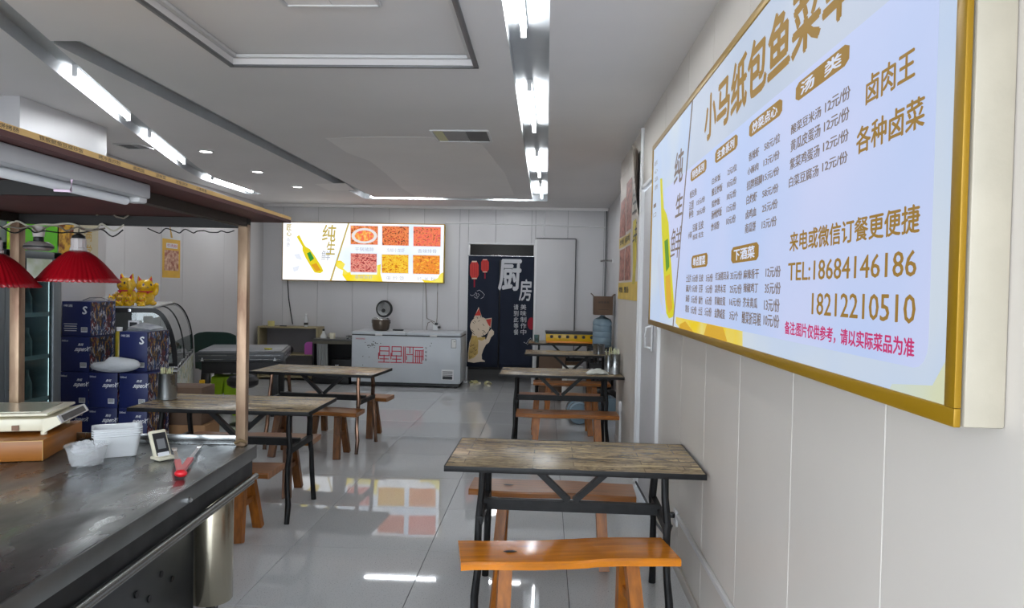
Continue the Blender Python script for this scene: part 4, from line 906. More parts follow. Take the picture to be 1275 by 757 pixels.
strokes(q, [(0, .95, .9, .95), (.15, .75, .85, .75), (.2, 0, .2, .75), (.4, 0, .4, .75), (.6, 0, .6, .75), (.8, .1, .8, .75), (0, 0, .85, 0), (.95, .2, .95, .8), (.1, .4, .9, .4)], 0.125, 0.385, 0.26)
FR = mat('freezer_red', srgb(186, 38, 62), 0.4); q.build('red_characters', FR, t, smooth=False)
q = MB(); write(q, 'XINGXING', (-w / 2 + 0.06, yf, 0.735), (0.15, 0, 0), (0, 0, 0.022), 0.02); q.build('red_wordmark', FR, t, smooth=False)
q = MB()
for i, ch in enumerate('冷柜专家'): write(q, ch, (0.30, yf, 0.60 - i * 0.06), (0.032, 0, 0), (0, 0, 0.04), 0.01)
for i in range(22):
    a, rr = random.random() * 6.28, random.random() * 0.12; q.box((-0.48 - 0.05 + rr * 1.3 * math.cos(a), yf, 0.66 + rr * 0.6 * math.sin(a)), (0.012 + 0.012 * random.random(), 0.001, 0.009))
for x, z in ((-0.68, 0.47), (-0.58, 0.46), (-0.68, 0.33), (0.40, 0.70), (0.38, 0.655)): q.box((x, yf, z), (0.012, 0.001, 0.012))
q.build('dark_marks', M['ink_dark'], t, smooth=False)
q = MB(); q.box((0.78 - 0.03, yf, 0.70), (0.07, 0.001, 0.13)); q.build('rating_label', M['paper'], t, smooth=False)
q = MB(); 
for c, dd in (((0.0, 0.065), (0.076, 0.005)), ((0, -0.065), (0.076, 0.005)), ((-.036, 0), (.005, .13)), ((.036, 0), (.005, .13)), ((0.01, 0.03), (0.03, .006))): q.box((0.75 + c[0], yf - .0012, 0.70 + c[1]), (dd[0], 0.001, dd[1]))
q.build('rating_label_print', M['ink_dark'], t, smooth=False)
q = MB(); q.box((0.66, yf - 0.002, 0.21), (0.19, 0.006, 0.16), bev=0.002); gr = q.build('vent_grille', M['white'], t)
q = MB()
for k in range(5): q.box((0.66, yf - 0.007, 0.155 + k * 0.026), (0.155, 0.004, 0.010))
q.box((0.66, yf - 0.006, 0.165), (0.15, 0.002, 0.05)); q.build('slats', M['dark'], gr)

# rice cooker, open
t = thing('rice_cooker', 'dark rice cooker with its lid open, on the left end of the freezer', 'cooker', (-2.63, 11.46, 0.864), R(-8))
q = MB(); q.lathe([(0, 0.0), (0.10, 0.0), (0.125, 0.02), (0.14, 0.08), (0.142, 0.16), (0.135, 0.18), (0.11, 0.182), (0.10, 0.17), (0.095, 0.05), (0, 0.04)], seg=36); q.build('pot_body', mat('bronze_enamel', srgb(88, 76, 66), 0.3, metal=0.5), t)
q = MB(); q.lathe([(0.135, 0.172), (0.146, 0.18), (0.144, 0.195), (0.118, 0.2), (0.112, 0.182)], seg=36); q.build('rim', M['chrome'], t)
ml = Matrix.Translation((0, 0.115, 0.20)) @ Matrix.Rotation(R(84), 4, 'X')
q = MB(); q.lathe([(0, -0.045), (0.09, -0.045), (0.135, -0.03), (0.142, 0.0), (0.135, 0.012), (0.12, 0.012), (0, 0.006)], seg=36, mtx=ml @ Matrix.Translation((0, 0.145, 0))); lid = q.build('lid', M['blackp'], t)
q = MB(); q.lathe([(0, 0.012), (0.105, 0.014), (0.11, 0.02), (0.10, 0.018), (0, 0.018)], seg=32, mtx=ml @ Matrix.Translation((0, 0.145, 0))); q.build('inner_plate', M['steel'], lid)
q = MB(); q.lathe([(0, 0.02), (0.03, 0.02), (0.032, 0.035), (0.0, 0.036)], seg=20, mtx=ml @ Matrix.Translation((0, 0.115, 0))); q.build('steam_valve', M['blackp'], lid)
q = MB(); q.tube([(-0.145, 0, 0.12), (-0.155, 0, 0.13), (-0.155, 0, 0.16), (-0.145, 0, 0.17)], 0.008); q.tube([(0.145, 0, 0.12), (0.155, 0, 0.13), (0.155, 0, 0.16), (0.145, 0, 0.17)], 0.008); q.build('handle', M['blackp'], t)
q = MB(); q.box((0, 0, 0.012), (0.17, 0.06, 0.024), bev=0.008); o = q.build('wooden_spoon_rest', M['dark'], None, (-2.36, 11.5, 0.864), R(-6)); tag(o, 'small dark flat case beside the rice cooker on the freezer', 'case')
t = thing('water_boiler_plug', 'white socket block with dark plugs and cords on the freezer by the wall', 'plug', (-1.80, 11.82, 0.864))
q = MB(); q.box((0, 0, 0.06), (0.09, 0.07, 0.12), bev=0.01); q.build('socket_block', M['white'], t)
q = MB(); q.box((0.015, -0.05, 0.11), (0.05, 0.04, 0.04), bev=0.008, ); q.box((0.055, -0.02, 0.055), (0.045, 0.05, 0.035), bev=0.008); q.build('plugs', M['blackp'], t)
q = MB(); q.tube([(-0.02, -0.03, 0.10), (-0.07, -0.05, 0.15), (-0.13, -0.03, 0.12), (-0.15, -0.02, 0.03), (-0.14, -0.02, 0.004)], 0.006); q.tube([(0.0, 0.06, 0.12), (0.0, 0.105, 0.2), (0.0, 0.112, 0.6), (0.0, 0.112, 0.77)], 0.005); q.build('cord', M['cable'], t)

# beige shelf unit
t = thing('shelf_unit', 'low beige open shelf unit against the back wall', 'shelf', (-4.22, 11.83, 0))
W_, D_, H_ = 1.0, 0.36, 0.88
q = MB(); q.box((0, 0, H_ - 0.012), (W_, D_, 0.024), bev=0.002); q.build('top_board', M['beige'], t)
for sx in (-1, 1): q = MB(); q.box((sx * (W_ / 2 - 0.012), 0, H_ / 2 - 0.012), (0.024, D_, H_ - 0.024), bev=0.002); q.build('side_panel', M['beige'], t)
for z in (0.05, 0.42): q = MB(); q.box((0, 0, z), (W_ - 0.05, D_ - 0.02, 0.02)); q.build('shelf_board', M['beige'], t)
q = MB(); q.box((0, D_ / 2 - 0.006, H_ / 2), (W_ - 0.05, 0.008, H_ - 0.05)); q.build('back_panel', mat('shelf_back', srgb(120, 118, 122), 0.6), t)
sy = 11.72
q = MB(); q.lathe([(0, 0), (0.05, 0), (0.055, 0.01), (0.055, 0.08), (0.05, 0.085), (0.02, 0.085), (0.02, 0.0)], seg=24); o = q.build('tape_roll', mat('yellow_tape', srgb(206, 196, 130), 0.5), None, (-4.52, 11.72, 0.88)); tag(o, 'pale yellow roll standing on top of the shelf unit', 'roll')
t = thing('plastic_bottle', 'clear bottle with a black label on top of the shelf unit', 'bottle', (-3.95, 11.76, 0.88))
q = MB(); q.lathe([(0, 0), (0.032, 0), (0.034, 0.02), (0.034, 0.13), (0.014, 0.175), (0.012, 0.20), (0, 0.20)], seg=20); q.build('bottle_body', M['milky'], t)
q = MB(); q.lathe([(0.0345, 0.03), (0.0352, 0.03), (0.0352, 0.07), (0.0345, 0.07)], seg=20); q.build('label', M['ink_dark'], t)
q = MB(); q.lathe([(0.015, 0.195), (0.016, 0.22), (0, 0.222)], seg=16); q.build('cap', M['white'], t)
q = MB(); q.box((0, 0, 0.008), (0.11, 0.03, 0.016), bev=0.004); o = q.build('pen_case', M['dark'], None, (-4.32, 11.73, 0.88)); tag(o, 'tiny dark object lying on top of the shelf unit', 'case')
q = MB(); q.prism([(-0.085, 0, 0), (0.085, 0, 0), (0.085, 0, 0.18), (0.07, 0, 0.20), (-0.06, 0, 0.20), (-0.085, 0, 0.16)], (0, 0.10, 0)); o = q.build('plastic_tub', M['pink'], None, (-3.85, 11.66, 0.431)); tag(o, 'magenta plastic container inside the shelf unit', 'container')
q = MB(); q.ball((0, 0, 0.07), (0.09, 0.08, 0.07), 14); o = q.build('black_bowl', M['blackp'], None, (-4.22, 11.70, 0.431)); tag(o, 'round black bundle inside the shelf unit', 'bundle')
# low black desk
t = thing('desk', 'low black desk between the shelf unit and the freezer', 'desk', (-3.385, 11.62, 0))
q = MB(); q.box((0, 0, 0.70), (0.66, 0.52, 0.03), bev=0.003); q.build('desktop', mat('grey_desktop', srgb(74, 74, 72), 0.35), t)
q = MB(); q.box((0, -0.255, 0.66), (0.64, 0.012, 0.045)); q.build('apron', mat('desk_apron', srgb(88, 84, 72), 0.5), t)
for sx in (-1, 1): q = MB(); q.box((sx * 0.315, 0, 0.345), (0.025, 0.5, 0.685), bev=0.002); q.build('side_panel', M['blackp'], t)
q = MB(); q.box((0, 0.24, 0.36), (0.60, 0.012, 0.62)); q.build('back_panel', M['blackp'], t)
q = MB(); q.grid(lambda u, v: (-0.26 + u * 0.18 + (1 - v) * 0.02, -0.20 + 0.02 * math.sin(u * 22) * (1 - 0.5 * v), 0.08 + 0.58 * v), 24, 8); o = q.build('apron_cloth', mat('grey_cloth', srgb(150, 152, 152), 0.8), None, (-3.40, 11.62, 0)); tag(o, 'grey cloth hanging under the left side of the black desk', 'cloth')
t = thing('amplifier', 'black box appliance with small white marks under the black desk', 'appliance', (-3.26, 11.62, 0.12)); q = MB(); q.box((0, 0, 0.13), (0.34, 0.30, 0.26), bev=0.01); q.build('housing', M['blackp'], t)
q = MB(); 
for x, z in ((-0.09, 0.17), (-0.06, 0.17), (-0.09, 0.13), (-0.05, 0.13), (0.05, 0.13)): q.box((x, -0.1712, z), (0.024, 0.001, 0.012))
q.build('front_marks', M['ink_white'], t, smooth=False)
q = MB(); q.box((0, 0, 0.06), (0.58, 0.40, 0.118), bev=0.02); o = q.build('black_case', M['blackp'], None, (-3.385, 11.50, 0.0)); tag(o, 'long flat black case on the floor under the desk', 'case')
zt2 = 0.7152
t = thing('spray_bottle', 'small clear bottle with a dark cap on the black desk', 'bottle', (-3.58, 11.52, zt2)); q = MB(); q.lathe([(0, 0), (0.05, 0), (0.052, 0.03), (0.02, 0.09), (0.016, 0.12), (0, 0.12)], seg=20); q.build('bottle_body', M['milky'], t); q = MB(); q.lathe([(0.018, 0.118), (0.02, 0.15), (0, 0.15)], seg=14); q.build('cap', M['blackp'], t)
t = thing('mug', 'cream mug on the black desk', 'mug', (-3.42, 11.48, zt2)); q = MB(); q.lathe([(0, 0), (0.042, 0), (0.046, 0.09), (0.042, 0.09), (0.038, 0.008), (0, 0.008)], seg=24); q.build('cup', M['cream'], t); q = MB(); q.tube([(-0.044, 0, 0.075), (-0.07, 0, 0.07), (-0.072, 0, 0.035), (-0.043, 0, 0.022)], 0.006); q.build('handle', M['cream'], t)
q = MB(); q.box((0, 0, 0.012), (0.17, 0.11, 0.024), bev=0.004); q.box((0, 0, 0.045), (0.15, 0.09, 0.03), bev=0.006); o = q.build('metal_box', M['steel'], None, (-3.12, 11.50, zt2)); tag(o, 'small metal box at the right end of the black desk', 'box')

# mahjong-style grey table with lime stools
t = thing('game_table', 'square charcoal table with a grey cover, left of the far dining table', 'table', (-3.68, 8.74, 0), R(15))
q = MB(); q.box((0, 0, 0.778), (0.92, 0.96, 0.014), bev=0.004); q.build('cover', M['greytop'], t)
q = MB(); q.box((0, 0, 0.715), (0.98, 1.02, 0.11), bev=0.012); q.build('frame', M['charcoal'], t)
q = MB(); q.box((0, -0.512, 0.735), (0.90, 0.006, 0.006)); q.box((0, -0.512, 0.69), (0.90, 0.006, 0.006)); q.box((0.492, 0, 0.735), (0.006, 0.94, 0.006)); q.box((0.492, 0, 0.69), (0.006, 0.94, 0.006)); q.build('trim_strip', M['steel'], t)
q = MB()
for x in (-0.41, 0.39): q.prism([(x - 0.018, -0.513, 0.672), (x + 0.018, -0.513, 0.672), (x, -0.513, 0.715)], (0, -0.002, 0))
q.box((0.1, -0.513, 0.71), (0.008, 0.003, 0.03)); q.build('corner_marks', M['ink_white'], t, smooth=False)
q = MB(); q.box((0, 0, 0.59), (0.86, 0.9, 0.14), bev=0.01); q.build('machine_box', mat('machine_dark', srgb(34, 34, 38), 0.5), t)
for sx in (-1, 1):
    for s_ in (-1, 1): q = MB(); q.box((sx * 0.38, s_ * 0.40, 0.26), (0.08, 0.08, 0.52), bev=0.006); q.build('leg', M['blackp'], t)
q = MB(); q.box((0, 0, 0.008), (0.09, 0.05, 0.016), bev=0.005); o = q.build('yellow_packet', mat('packet_yellow', srgb(190, 180, 40), 0.4), None, (-3.33, 8.55, 0.787), R(-30)); tag(o, 'small yellow and green packet lying on the grey table', 'packet')
def stool(label, loc, rz):
    t = thing('plastic_stool', label, 'stool', loc, rz); q = MB(); w, h = 0.29, 0.46
    q.box((0, 0, h - 0.012), (w, w, 0.024), bev=0.006); q.build('seat', M['lime'], t)
    for k in range(4):
        pts = []; b_, tp = w / 2 + 0.02, w / 2
        arch = [(0.085 * math.cos(a * math.pi / 8), 0.15 + 0.10 * math.sin(a * math.pi / 8)) for a in range(9)]
        outer = [(-tp, h - 0.02), (-b_, 0), (-0.085 - 0.01, 0)]
        poly = outer + [(-0.085, 0.06)] + [(x, z) for x, z in reversed(arch)] + [(0.085, 0.06), (0.095, 0), (b_, 0), (tp, h - 0.02)]
        qq = MB(); mt = Matrix.Rotation(k * math.pi / 2, 3, 'Z')
        # two halves make the arch opening a true hole
        L = [(-tp, h - 0.02), (-b_, 0), (-0.10, 0), (-0.085, 0.15)] + [(x, z + 0.0) for x, z in reversed(arch) if x <= 0] + [(0, h - 0.02)]
        Rr = [(0, h - 0.02)] + [(x, z) for x, z in reversed(arch) if x >= -1e-9] + [(0.085, 0.15), (0.10, 0), (b_, 0), (tp, h - 0.02)]
        off = lambda z: -(tp + (b_ - tp) * (1 - z / h))
        for P_ in (L, Rr): qq.prism([mt @ Vector((x, off(z) + 0.0, z)) for x, z in P_], mt @ Vector((0, 0.008, 0)))
        qq.build('side_panel', M['lime'], t, smooth=False)
    return t
stool('lime green plastic stool with an arched side, left one under the grey table', (-3.62, 8.02 - 0.02, 0), 0) if 0 else None
stool('lime green plastic stool with arched sides standing left under the grey table', (-3.84, 8.55, 0), R(15))
q = MB(); q.lathe([(0, 0), (0.085, 0), (0.09, 0.03), (0.09, 0.34), (0.06, 0.42), (0.03, 0.44), (0.03, 0.48), (0, 0.48)], seg=20); o = q.build('oil_jug', M['ylw_plastic'], None, (-3.85, 7.95, 0)); tag(o, 'yellow plastic jug at the left leg of the grey table', 'jug')
t = thing('round_stool', 'black round padded stool in front of the lime stools', 'stool', (-3.36, 7.90, 0)); q = MB(); q.lathe([(0, 0.42), (0.12, 0.42), (0.165, 0.45), (0.17, 0.50), (0.14, 0.54), (0, 0.55)], seg=28); q.build('seat', M['blackp'], t); q = MB(); q.lathe([(0.13, 0), (0.14, 0.01), (0.04, 0.03), (0.03, 0.05), (0.03, 0.42)], seg=20); q.build('pedestal', M['blackp'], t)
# dark green chair
t = thing('padded_chair', 'dark green padded chair behind the grey table, by the left wall', 'chair', (-4.42, 9.75, 0), R(180))
q = MB(); q.grid(lambda u, v: (-0.27 + 0.54 * u, 0.20 + 0.05 * math.sin(math.pi * u) - 0.02 + 0.05 * v, 0.42 + 0.50 * v - 0.05 * (abs(u - 0.5) * 2) ** 4 * v), 14, 10)
q.grid(lambda u, v: (-0.27 + 0.54 * u, 0.26 + 0.05 * math.sin(math.pi * u) + 0.05 * v, 0.42 + 0.50 * v - 0.05 * (abs(u - 0.5) * 2) ** 4 * v), 14, 10); q.box((0, 0.24, 0.66), (0.50, 0.06, 0.46), bev=0.02); q.build('backrest', M['green_cloth'], t)
q = MB(); q.box((0, 0, 0.44), (0.50, 0.48, 0.09), bev=0.03); q.build('seat', M['green_cloth'], t)
for sx in (-1, 1):
    for s_ in (-1, 1): q = MB(); q.rod((sx * 0.2, s_ * 0.19, 0.4), (sx * 0.22, s_ * 0.21, 0), 0.018, 0.014, 10); q.build('leg', M['blackp'], t)

# ================================================================== curtain, door leaf, cables
YC = YB - 0.045
t = thing('noren_curtain', 'navy two-panel doorway curtain with white brush characters and a lucky cat', 'curtain', ((DX0 + DX1) / 2, YC, 2.10))
CO = -t.location
def C3(o): o.location = CO; return o
cw = lambda x, z: YC - 0.006 * math.sin(x * 21) * (0.4 + 0.6 * min(1, (2.1 - z)))
cl0, cls, cl1 = -1.302, -0.77, -0.205
def panel_(x0_, x1_, nm):
    q = MB(); q.grid(lambda u, v: (x0_ + (x1_ - x0_) * u, cw(x0_ + (x1_ - x0_) * u, 0.26 + 1.85 * v), 0.26 + 1.85 * v), 28, 20); o = C3(q.build(nm, M['navycloth'], t))
    md = o.modifiers.new('s', 'SOLIDIFY'); md.thickness = 0.003; return o
panel_(cl0, cls - 0.012, 'cloth_panel'); panel_(cls + 0.012, cl1, 'cloth_panel')
q = MB(); q.box(((cl0 + cl1) / 2, YC - 0.002, 2.08), (cl1 - cl0, 0.008, 0.06)); C3(q.build('hem_sleeve', M['navycloth'], t))
q = MB(); q.rod((DX0 - 0.0, YC + 0.004, 2.115), (DX1 + 0.0, YC + 0.004, 2.115), 0.009); C3(q.build('rod', M['chrome'], t))
k1 = lambda x, y: (575 + x / 8.41, 310 + y / 8.41)
k2 = lambda x, y: (575 + x / 7.97, 370 + y / 7.97)
YQ = YC - 0.0105
def cflat(name, pts, m, f=k1, lay=0, lab=None):
    q = MB(); ps = [at(*f(*p), y=YC) for p in pts]; q.prism([(min(max(p.x, cl0), cl1), YQ - 0.001 * lay, p.z) for p in ps], (0, 0.0008, 0)); return C3(q.build(name, m, t, smooth=False))
def ell(cx, cy, rx, ry, n=16, rot=0): return [(cx + rx * math.cos(2 * math.pi * k / n) * math.cos(rot) - ry * math.sin(2 * math.pi * k / n) * math.sin(rot), cy + rx * math.cos(2 * math.pi * k / n) * math.sin(rot) + ry * math.sin(2 * math.pi * k / n) * math.cos(rot)) for k in range(n)]
def lantern(cx, cy, rx, ry, tl):
    cflat('lantern_print', [(cx - rx, cy - ry * .6), (cx - rx * .6, cy - ry), (cx + rx * .6, cy - ry), (cx + rx, cy - ry * .6), (cx + rx, cy + ry * .6), (cx + rx * .6, cy + ry), (cx - rx * .6, cy + ry), (cx - rx, cy + ry * .6)], M['cloth_red'])
    cflat('lantern_cap_print', [(cx - rx * .55, cy - ry * 1.08), (cx + rx * .55, cy - ry * 1.08), (cx + rx * .55, cy - ry * .93), (cx - rx * .55, cy - ry * .93)], M['cloth_cream'], lay=1)
    cflat('lantern_cap_print', [(cx - rx * .55, cy + ry * 1.08), (cx + rx * .55, cy + ry * 1.08), (cx + rx * .55, cy + ry * .93), (cx - rx * .55, cy + ry * .93)], M['cloth_cream'], lay=1)
    for s in (-.45, .0, .45): cflat('lantern_rib_print', [(cx + rx * s - 2, cy - ry * .85), (cx + rx * s + 2, cy - ry * .85), (cx + rx * s + 2, cy + ry * .85), (cx + rx * s - 2, cy + ry * .85)], M['cloth_darkred'], lay=1)
    cflat('tassel_print', [(cx - rx * .15, cy + ry * 1.08), (cx + rx * .15, cy + ry * 1.08), (cx + rx * .15, cy + ry * 1.08 + tl), (cx - rx * .15, cy + ry * 1.08 + tl)], M['cloth_darkred'])
lantern(132, 220, 46, 88, 85); lantern(243, 176, 40, 64, 65)
q = MB()
def cw_(mb, s, x0_, y0_, x1_, y1_, f=k1, b=0.02, sl=0.0):
    bl, tr = at(*f(x0_, y1_), y=YC), at(*f(x1_, y0_), y=YC); write(mb, s, (bl.x, YQ, bl.z), (tr.x - bl.x, 0, 0), (0, 0, tr.z - bl.z), b, sl)
cw_(q, '厨', 385, 118, 612, 425, b=0.045, sl=0.06); cw_(q, '房', 600, 322, 728, 540, b=0.03, sl=0.06)
for i, ch in enumerate('美味制作中'): cw_(q, ch, 582, 72 + i * 62, 640, 124 + i * 62, k2, 0.01)
for i, ch in enumerate('请到此等餐'): cw_(q, ch, 515, 72 + i * 62, 562, 124 + i * 62, k2, 0.01)
def cline(mb, pts, f, r=0.004):
    mb.tube([(lambda p: (p.x, YQ, p.z))(at(*f(*p), y=YC)) for p in pts], r, 6)
cline(q, [(88, 478), (108, 490), (135, 478), (145, 455), (160, 470), (150, 490), (172, 500), (185, 480), (170, 465)], k1)
cline(q, [(160, 440), (185, 430), (210, 448), (238, 478), (225, 505), (200, 520)], k1); cline(q, [(130, 500), (150, 515), (170, 512)], k1)
cline(q, [(615, 445), (640, 460), (660, 425), (685, 405), (690, 420)], k2); cline(q, [(650, 470), (670, 445), (690, 455), (695, 480)], k2)
C3(q.build('white_lettering', M['cloth_white'], t, smooth=False, recalc=False))
# cat print
cflat('cat_body_print', [(110, 330), (95, 400), (75, 450), (62, 560), (60, 640), (120, 650), (150, 645), (190, 640), (230, 642), (228, 630), (200, 615), (198, 570), (215, 520), (240, 470), (270, 450), (290, 400), (318, 370), (320, 340), (295, 315), (270, 340), (240, 420)], M['cloth_cream'], k2)
cflat('cat_head_print', ell(180, 290, 98, 95, 22, 0.5), M['cloth_cream'], k2, 1)
cflat('cat_ear_print', [(118, 210), (168, 98), (200, 200)], M['cloth_cream'], k2, 1); cflat('cat_ear_print', [(225, 215), (298, 205), (290, 310)], M['cloth_cream'], k2, 1)
cflat('cat_inner_ear_print', [(128, 182), (172, 112), (192, 182)], M['cloth_red'], k2, 2); cflat('cat_inner_ear_print', [(240, 222), (294, 214), (284, 296), (262, 270)], M['cloth_red'], k2, 2)
cflat('gold_coin_print', [(100, 380), (150, 385), (165, 440), (160, 560), (120, 600), (68, 620), (66, 560), (80, 460)], M['cloth_gold'], k2, 1)
cflat('cat_collar_print', [(150, 400), (230, 395), (236, 412), (200, 432), (156, 420)], M['cloth_gold'], k2, 2)
q = MB(); YQ2 = YQ; YQ = YQ - 0.004
for p in ([(110, 245), (125, 262)], [(125, 232), (138, 250)], [(160, 240), (182, 232)], [(205, 330), (232, 338)], [(212, 345), (240, 355)], [(205, 360), (222, 380)], [(95, 320), (122, 345)], [(102, 345), (128, 372)], [(160, 310), (172, 328)], [(208, 265), (222, 285)], [(185, 178), (190, 200)], [(150, 195), (160, 212)]): cline(q, p, k2, 0.004)
for i, (x, y) in enumerate(((90, 480), (120, 500), (95, 540), (130, 560), (85, 590), (110, 470), (140, 520))): cline(q, [(x - 12, y), (x, y + 10), (x + 12, y - 4)], k2, 0.004)
YQ = YQ2
C3(q.build('cat_line_print', M['clothink'], t, smooth=False))
cflat('round_seal_print', [(p[0], p[1]) for p in ell(690, 262, 38, 62)], M['cloth_darkred'], k2, 0)
# slab leaning beside the doorway = sliding leaf
t = thing('door_leaf', 'tall white sliding door leaf on the back wall right of the curtain', 'door', (0.15, YB - 0.035, 0.0))
q = MB(); q.box((0, 0, 1.21), (0.64, 0.035, 2.40), bev=0.004); q.build('leaf', M['panel'], t)
q = MB(); q.box((0.327, 0, 1.21), (0.012, 0.04, 2.41)); q.box((0, 0, 2.418), (0.66, 0.04, 0.012)); q.build('edge_strip', M['dark'], t)
q = MB(); q.box((0, 0, 0.006), (0.64, 0.04, 0.012)); q.build('floor_track', M['grey_trim'], t)
q = MB(); q.box((-0.330, 0.005, 1.2), (0.05, 0.04, 2.40), bev=0.004); q.build('jamb_post', M['white'], t)
# surface cables
def cable(name, label, pts, r, m, cat='cable'):
    q = MB(); q.tube(pts, r, 8); return tag(q.build(name, m), label, cat)
cable('wall_cable', 'thin pale cable running along the top of the back wall above the doorway', [(-1.69, YB - 0.012, 2.655), (-0.9, YB - 0.012, 2.65), (0.0, YB - 0.012, 2.640), (0.70, YB - 0.012, 2.625), (0.985, YB - 0.012, 2.62)], 0.008, M['white'])
cable('wall_cable', 'short white cable dropping from the ceiling trough to the door leaf', [(-0.04, YB - 0.02, 2.92), (-0.05, YB - 0.02, 2.7), (-0.055, YB - 0.02, 2.55), (-0.05, YB - 0.035, 2.44)], 0.009, M['white'])
cable('wall_cable', 'cable hanging from the back light box down to the freezer plug', [(-2.02, YB - 0.012, 1.64), (-2.0, YB - 0.012, 1.3), (-1.99, YB - 0.012, 1.05), (-1.85, YB - 0.03, 0.99)], 0.006, M['cable'])
cable('wall_cable', 'dark cable hanging from the left end of the back light box behind the shelf', [(-4.37, YB - 0.012, 1.64), (-4.35, YB - 0.012, 1.35), (-4.30, YB - 0.015, 1.05), (-4.27, YB - 0.02, 0.9)], 0.009, M['dark'])
cable('wall_pipe', 'thin vertical pipe in the far right corner of the room', [(XA - 0.03, YB - 0.03, 1.4), (XA - 0.03, YB - 0.03, 2.62), (XA - 0.03, YB - 0.03, 2.9)], 0.012, M['grey_trim'], 'pipe')
t = thing('wall_hook', 'small metal arm sticking out of the alcove wall in the far corner', 'hook', (XA, 11.0, 2.03)); q = MB(); q.tube([(0, 0, 0), (-0.10, 0, 0.0), (-0.19, 0, -0.01)], 0.014); q.build('arm', M['chrome'], t); q = MB(); q.box((-0.006, 0, 0), (0.012, 0.06, 0.06)); q.build('plate', M['white'], t)
cable('cable_trunk', 'white vertical cable trunk on the right wall beside the curling poster', [(XW - 0.012, 5.94, 0.02), (XW - 0.012, 5.94, 1.2), (XW - 0.012, 5.93, 2.0), (XW - 0.012, 5.93, 2.9)], 0.016, M['white'], 'trunking')
q = MB(); q.box((XW - 0.012, 7.18, 0.20), (0.022, 0.04, 0.40), bev=0.003); q.box((XW - 0.016, 7.18, 0.44), (0.03, 0.09, 0.10), bev=0.004); tag(q.build('cable_trunk', M['white']), 'short white trunk and box low on the wall beside the second table', 'trunking')
q = MB(); q.box((XW - 0.010, 1.25, 0.325), (0.018, 5.6, 0.026), bev=0.003); tag(q.build('cable_trunk', M['white']), 'long white trunk running low along the right wall towards the camera', 'trunking')
t = thing('wall_socket', 'white wall socket with a plug, low on the right wall beyond the nearest table', 'socket', (XW, 4.12, 0.30)); q = MB(); q.box((-0.008, 0, 0), (0.014, 0.086, 0.086), bev=0.004); q.build('plate', M['white'], t); q = MB(); q.box((-0.03, 0, 0.012), (0.03, 0.035, 0.028), bev=0.005); q.build('plug', M['blackp'], t)
cable('wall_cable', 'dark cord lying along the foot of the right wall under the nearest table', [(XW - 0.02, 5.8, 0.05), (XW - 0.025, 5.2, 0.08), (XW - 0.02, 4.7, 0.07), (XW - 0.02, 4.3, 0.12), (XW - 0.03, 4.12, 0.25)], 0.008, M['dark'])
# shoes
def shoe(label, loc, rz):
    t = thing('slipper', label, 'shoe', loc, rz, 'pale slippers by the doorway')
    q = MB(); q.prism([(0.045 * math.cos(a) * (1.0 if abs(math.sin(a)) < 2 else 1), 0.13 * math.sin(a), 0) for a in [k * math.pi / 9 for k in range(18)]], (0, 0, 0.03)); q.build('sole', M['cream'], t)
    q = MB(); q.grid(lambda u, v: (0.05 * math.cos(math.pi * u), -0.10 + 0.12 * v, 0.028 + 0.045 * math.sin(math.pi * u)), 10, 4); o = q.build('strap', mat('slipper_strap', srgb(214, 206, 150), 0.6, var=0.2, vscale=30), t); md = o.modifiers.new('s', 'SOLIDIFY'); md.thickness = 0.006
shoe('pale slipper on the floor right of the freezer, left one of the pair', (-1.12, 11.72, 0), R(-35)); shoe('pale slipper on the floor right of the freezer, right one of the pair', (-0.92, 11.65, 0), R(20))

# ================================================================== left side: fridge, cartons, display case
t = thing('display_fridge', 'tall glass-door drinks fridge at the left edge with green header panels', 'fridge', (-3.80, 4.50, 0))
fx, fy0, fy1, fh = 0.30, -0.55, 0.55, 2.06     # local half depth and length
q = MB(); q.box((0, 0, 0.06), (0.58, 1.08, 0.10)); q.box((-0.28, 0, 1.08), (0.03, 1.10, 1.96)); q.box((0, fy0 + .015, 1.08), (0.58, 0.03, 1.96)); q.box((0, fy1 - .015, 1.08), (0.58, 0.03, 1.96)); q.box((0, 0, 1.94), (0.58, 1.10, 0.25)); q.box((0, 0, 0.15), (0.56, 1.06, 0.09)); q.build('cabinet', mat('fridge_cabinet', srgb(128, 136, 140), 0.4), t)
for k, (ya, yb_) in enumerate(((-0.545, 0.0), (0.005, 0.545))):
    q = MB(); w = 0.055 if k == 0 else 0.085
    q.box((fx, ya + 0.03, 0.96), (0.035, 0.06, 1.62), bev=0.004); q.box((fx, yb_ - w / 2, 0.96), (0.035, w, 1.62), bev=0.004); q.box((fx, (ya + yb_) / 2, 1.745), (0.035, yb_ - ya, 0.05), bev=0.004); q.box((fx, (ya + yb_) / 2, 0.175), (0.035, yb_ - ya, 0.06), bev=0.004)
    d = q.build('door', mat('fridge_frame%d' % k, srgb(104, 110, 114), 0.35, metal=0.4), t)
    q = MB(); q.rod((fx - 0.05, yb_ - 0.03, 0.3), (fx - 0.05, yb_ - 0.03, 1.65), 0.006, seg=8); q.build('inner_fill_strip', emis('fridge_fill_glow', (0.85, 0.97, 1.0, 1), 3.5), t)  # glowing strip added behind each door to brighten the fridge interior
    q = MB(); q.box((fx, (ya + yb_) / 2, 0.96), (0.008, yb_ - ya - 0.1, 1.54)); q.build('pane', M['glass_green'], d)
    q = MB(); hy = ya + 0.035; q.tube([(fx + 0.02, hy, 0.85), (fx + 0.05, hy, 0.86), (fx + 0.05, hy, 1.10), (fx + 0.02, hy, 1.11)], 0.009); q.build('handle', M['blackp'], d)
    q = MB(); q.box((fx + 0.003, (ya + yb_) / 2, 1.90), (0.012, yb_ - ya - 0.07, 0.27)); q.build('header_panel', mat('green_header', srgb(96, 190, 24), 0.3, col2=srgb(200, 226, 60), vscale=5, ramp=(0.5, 0.62)), t)
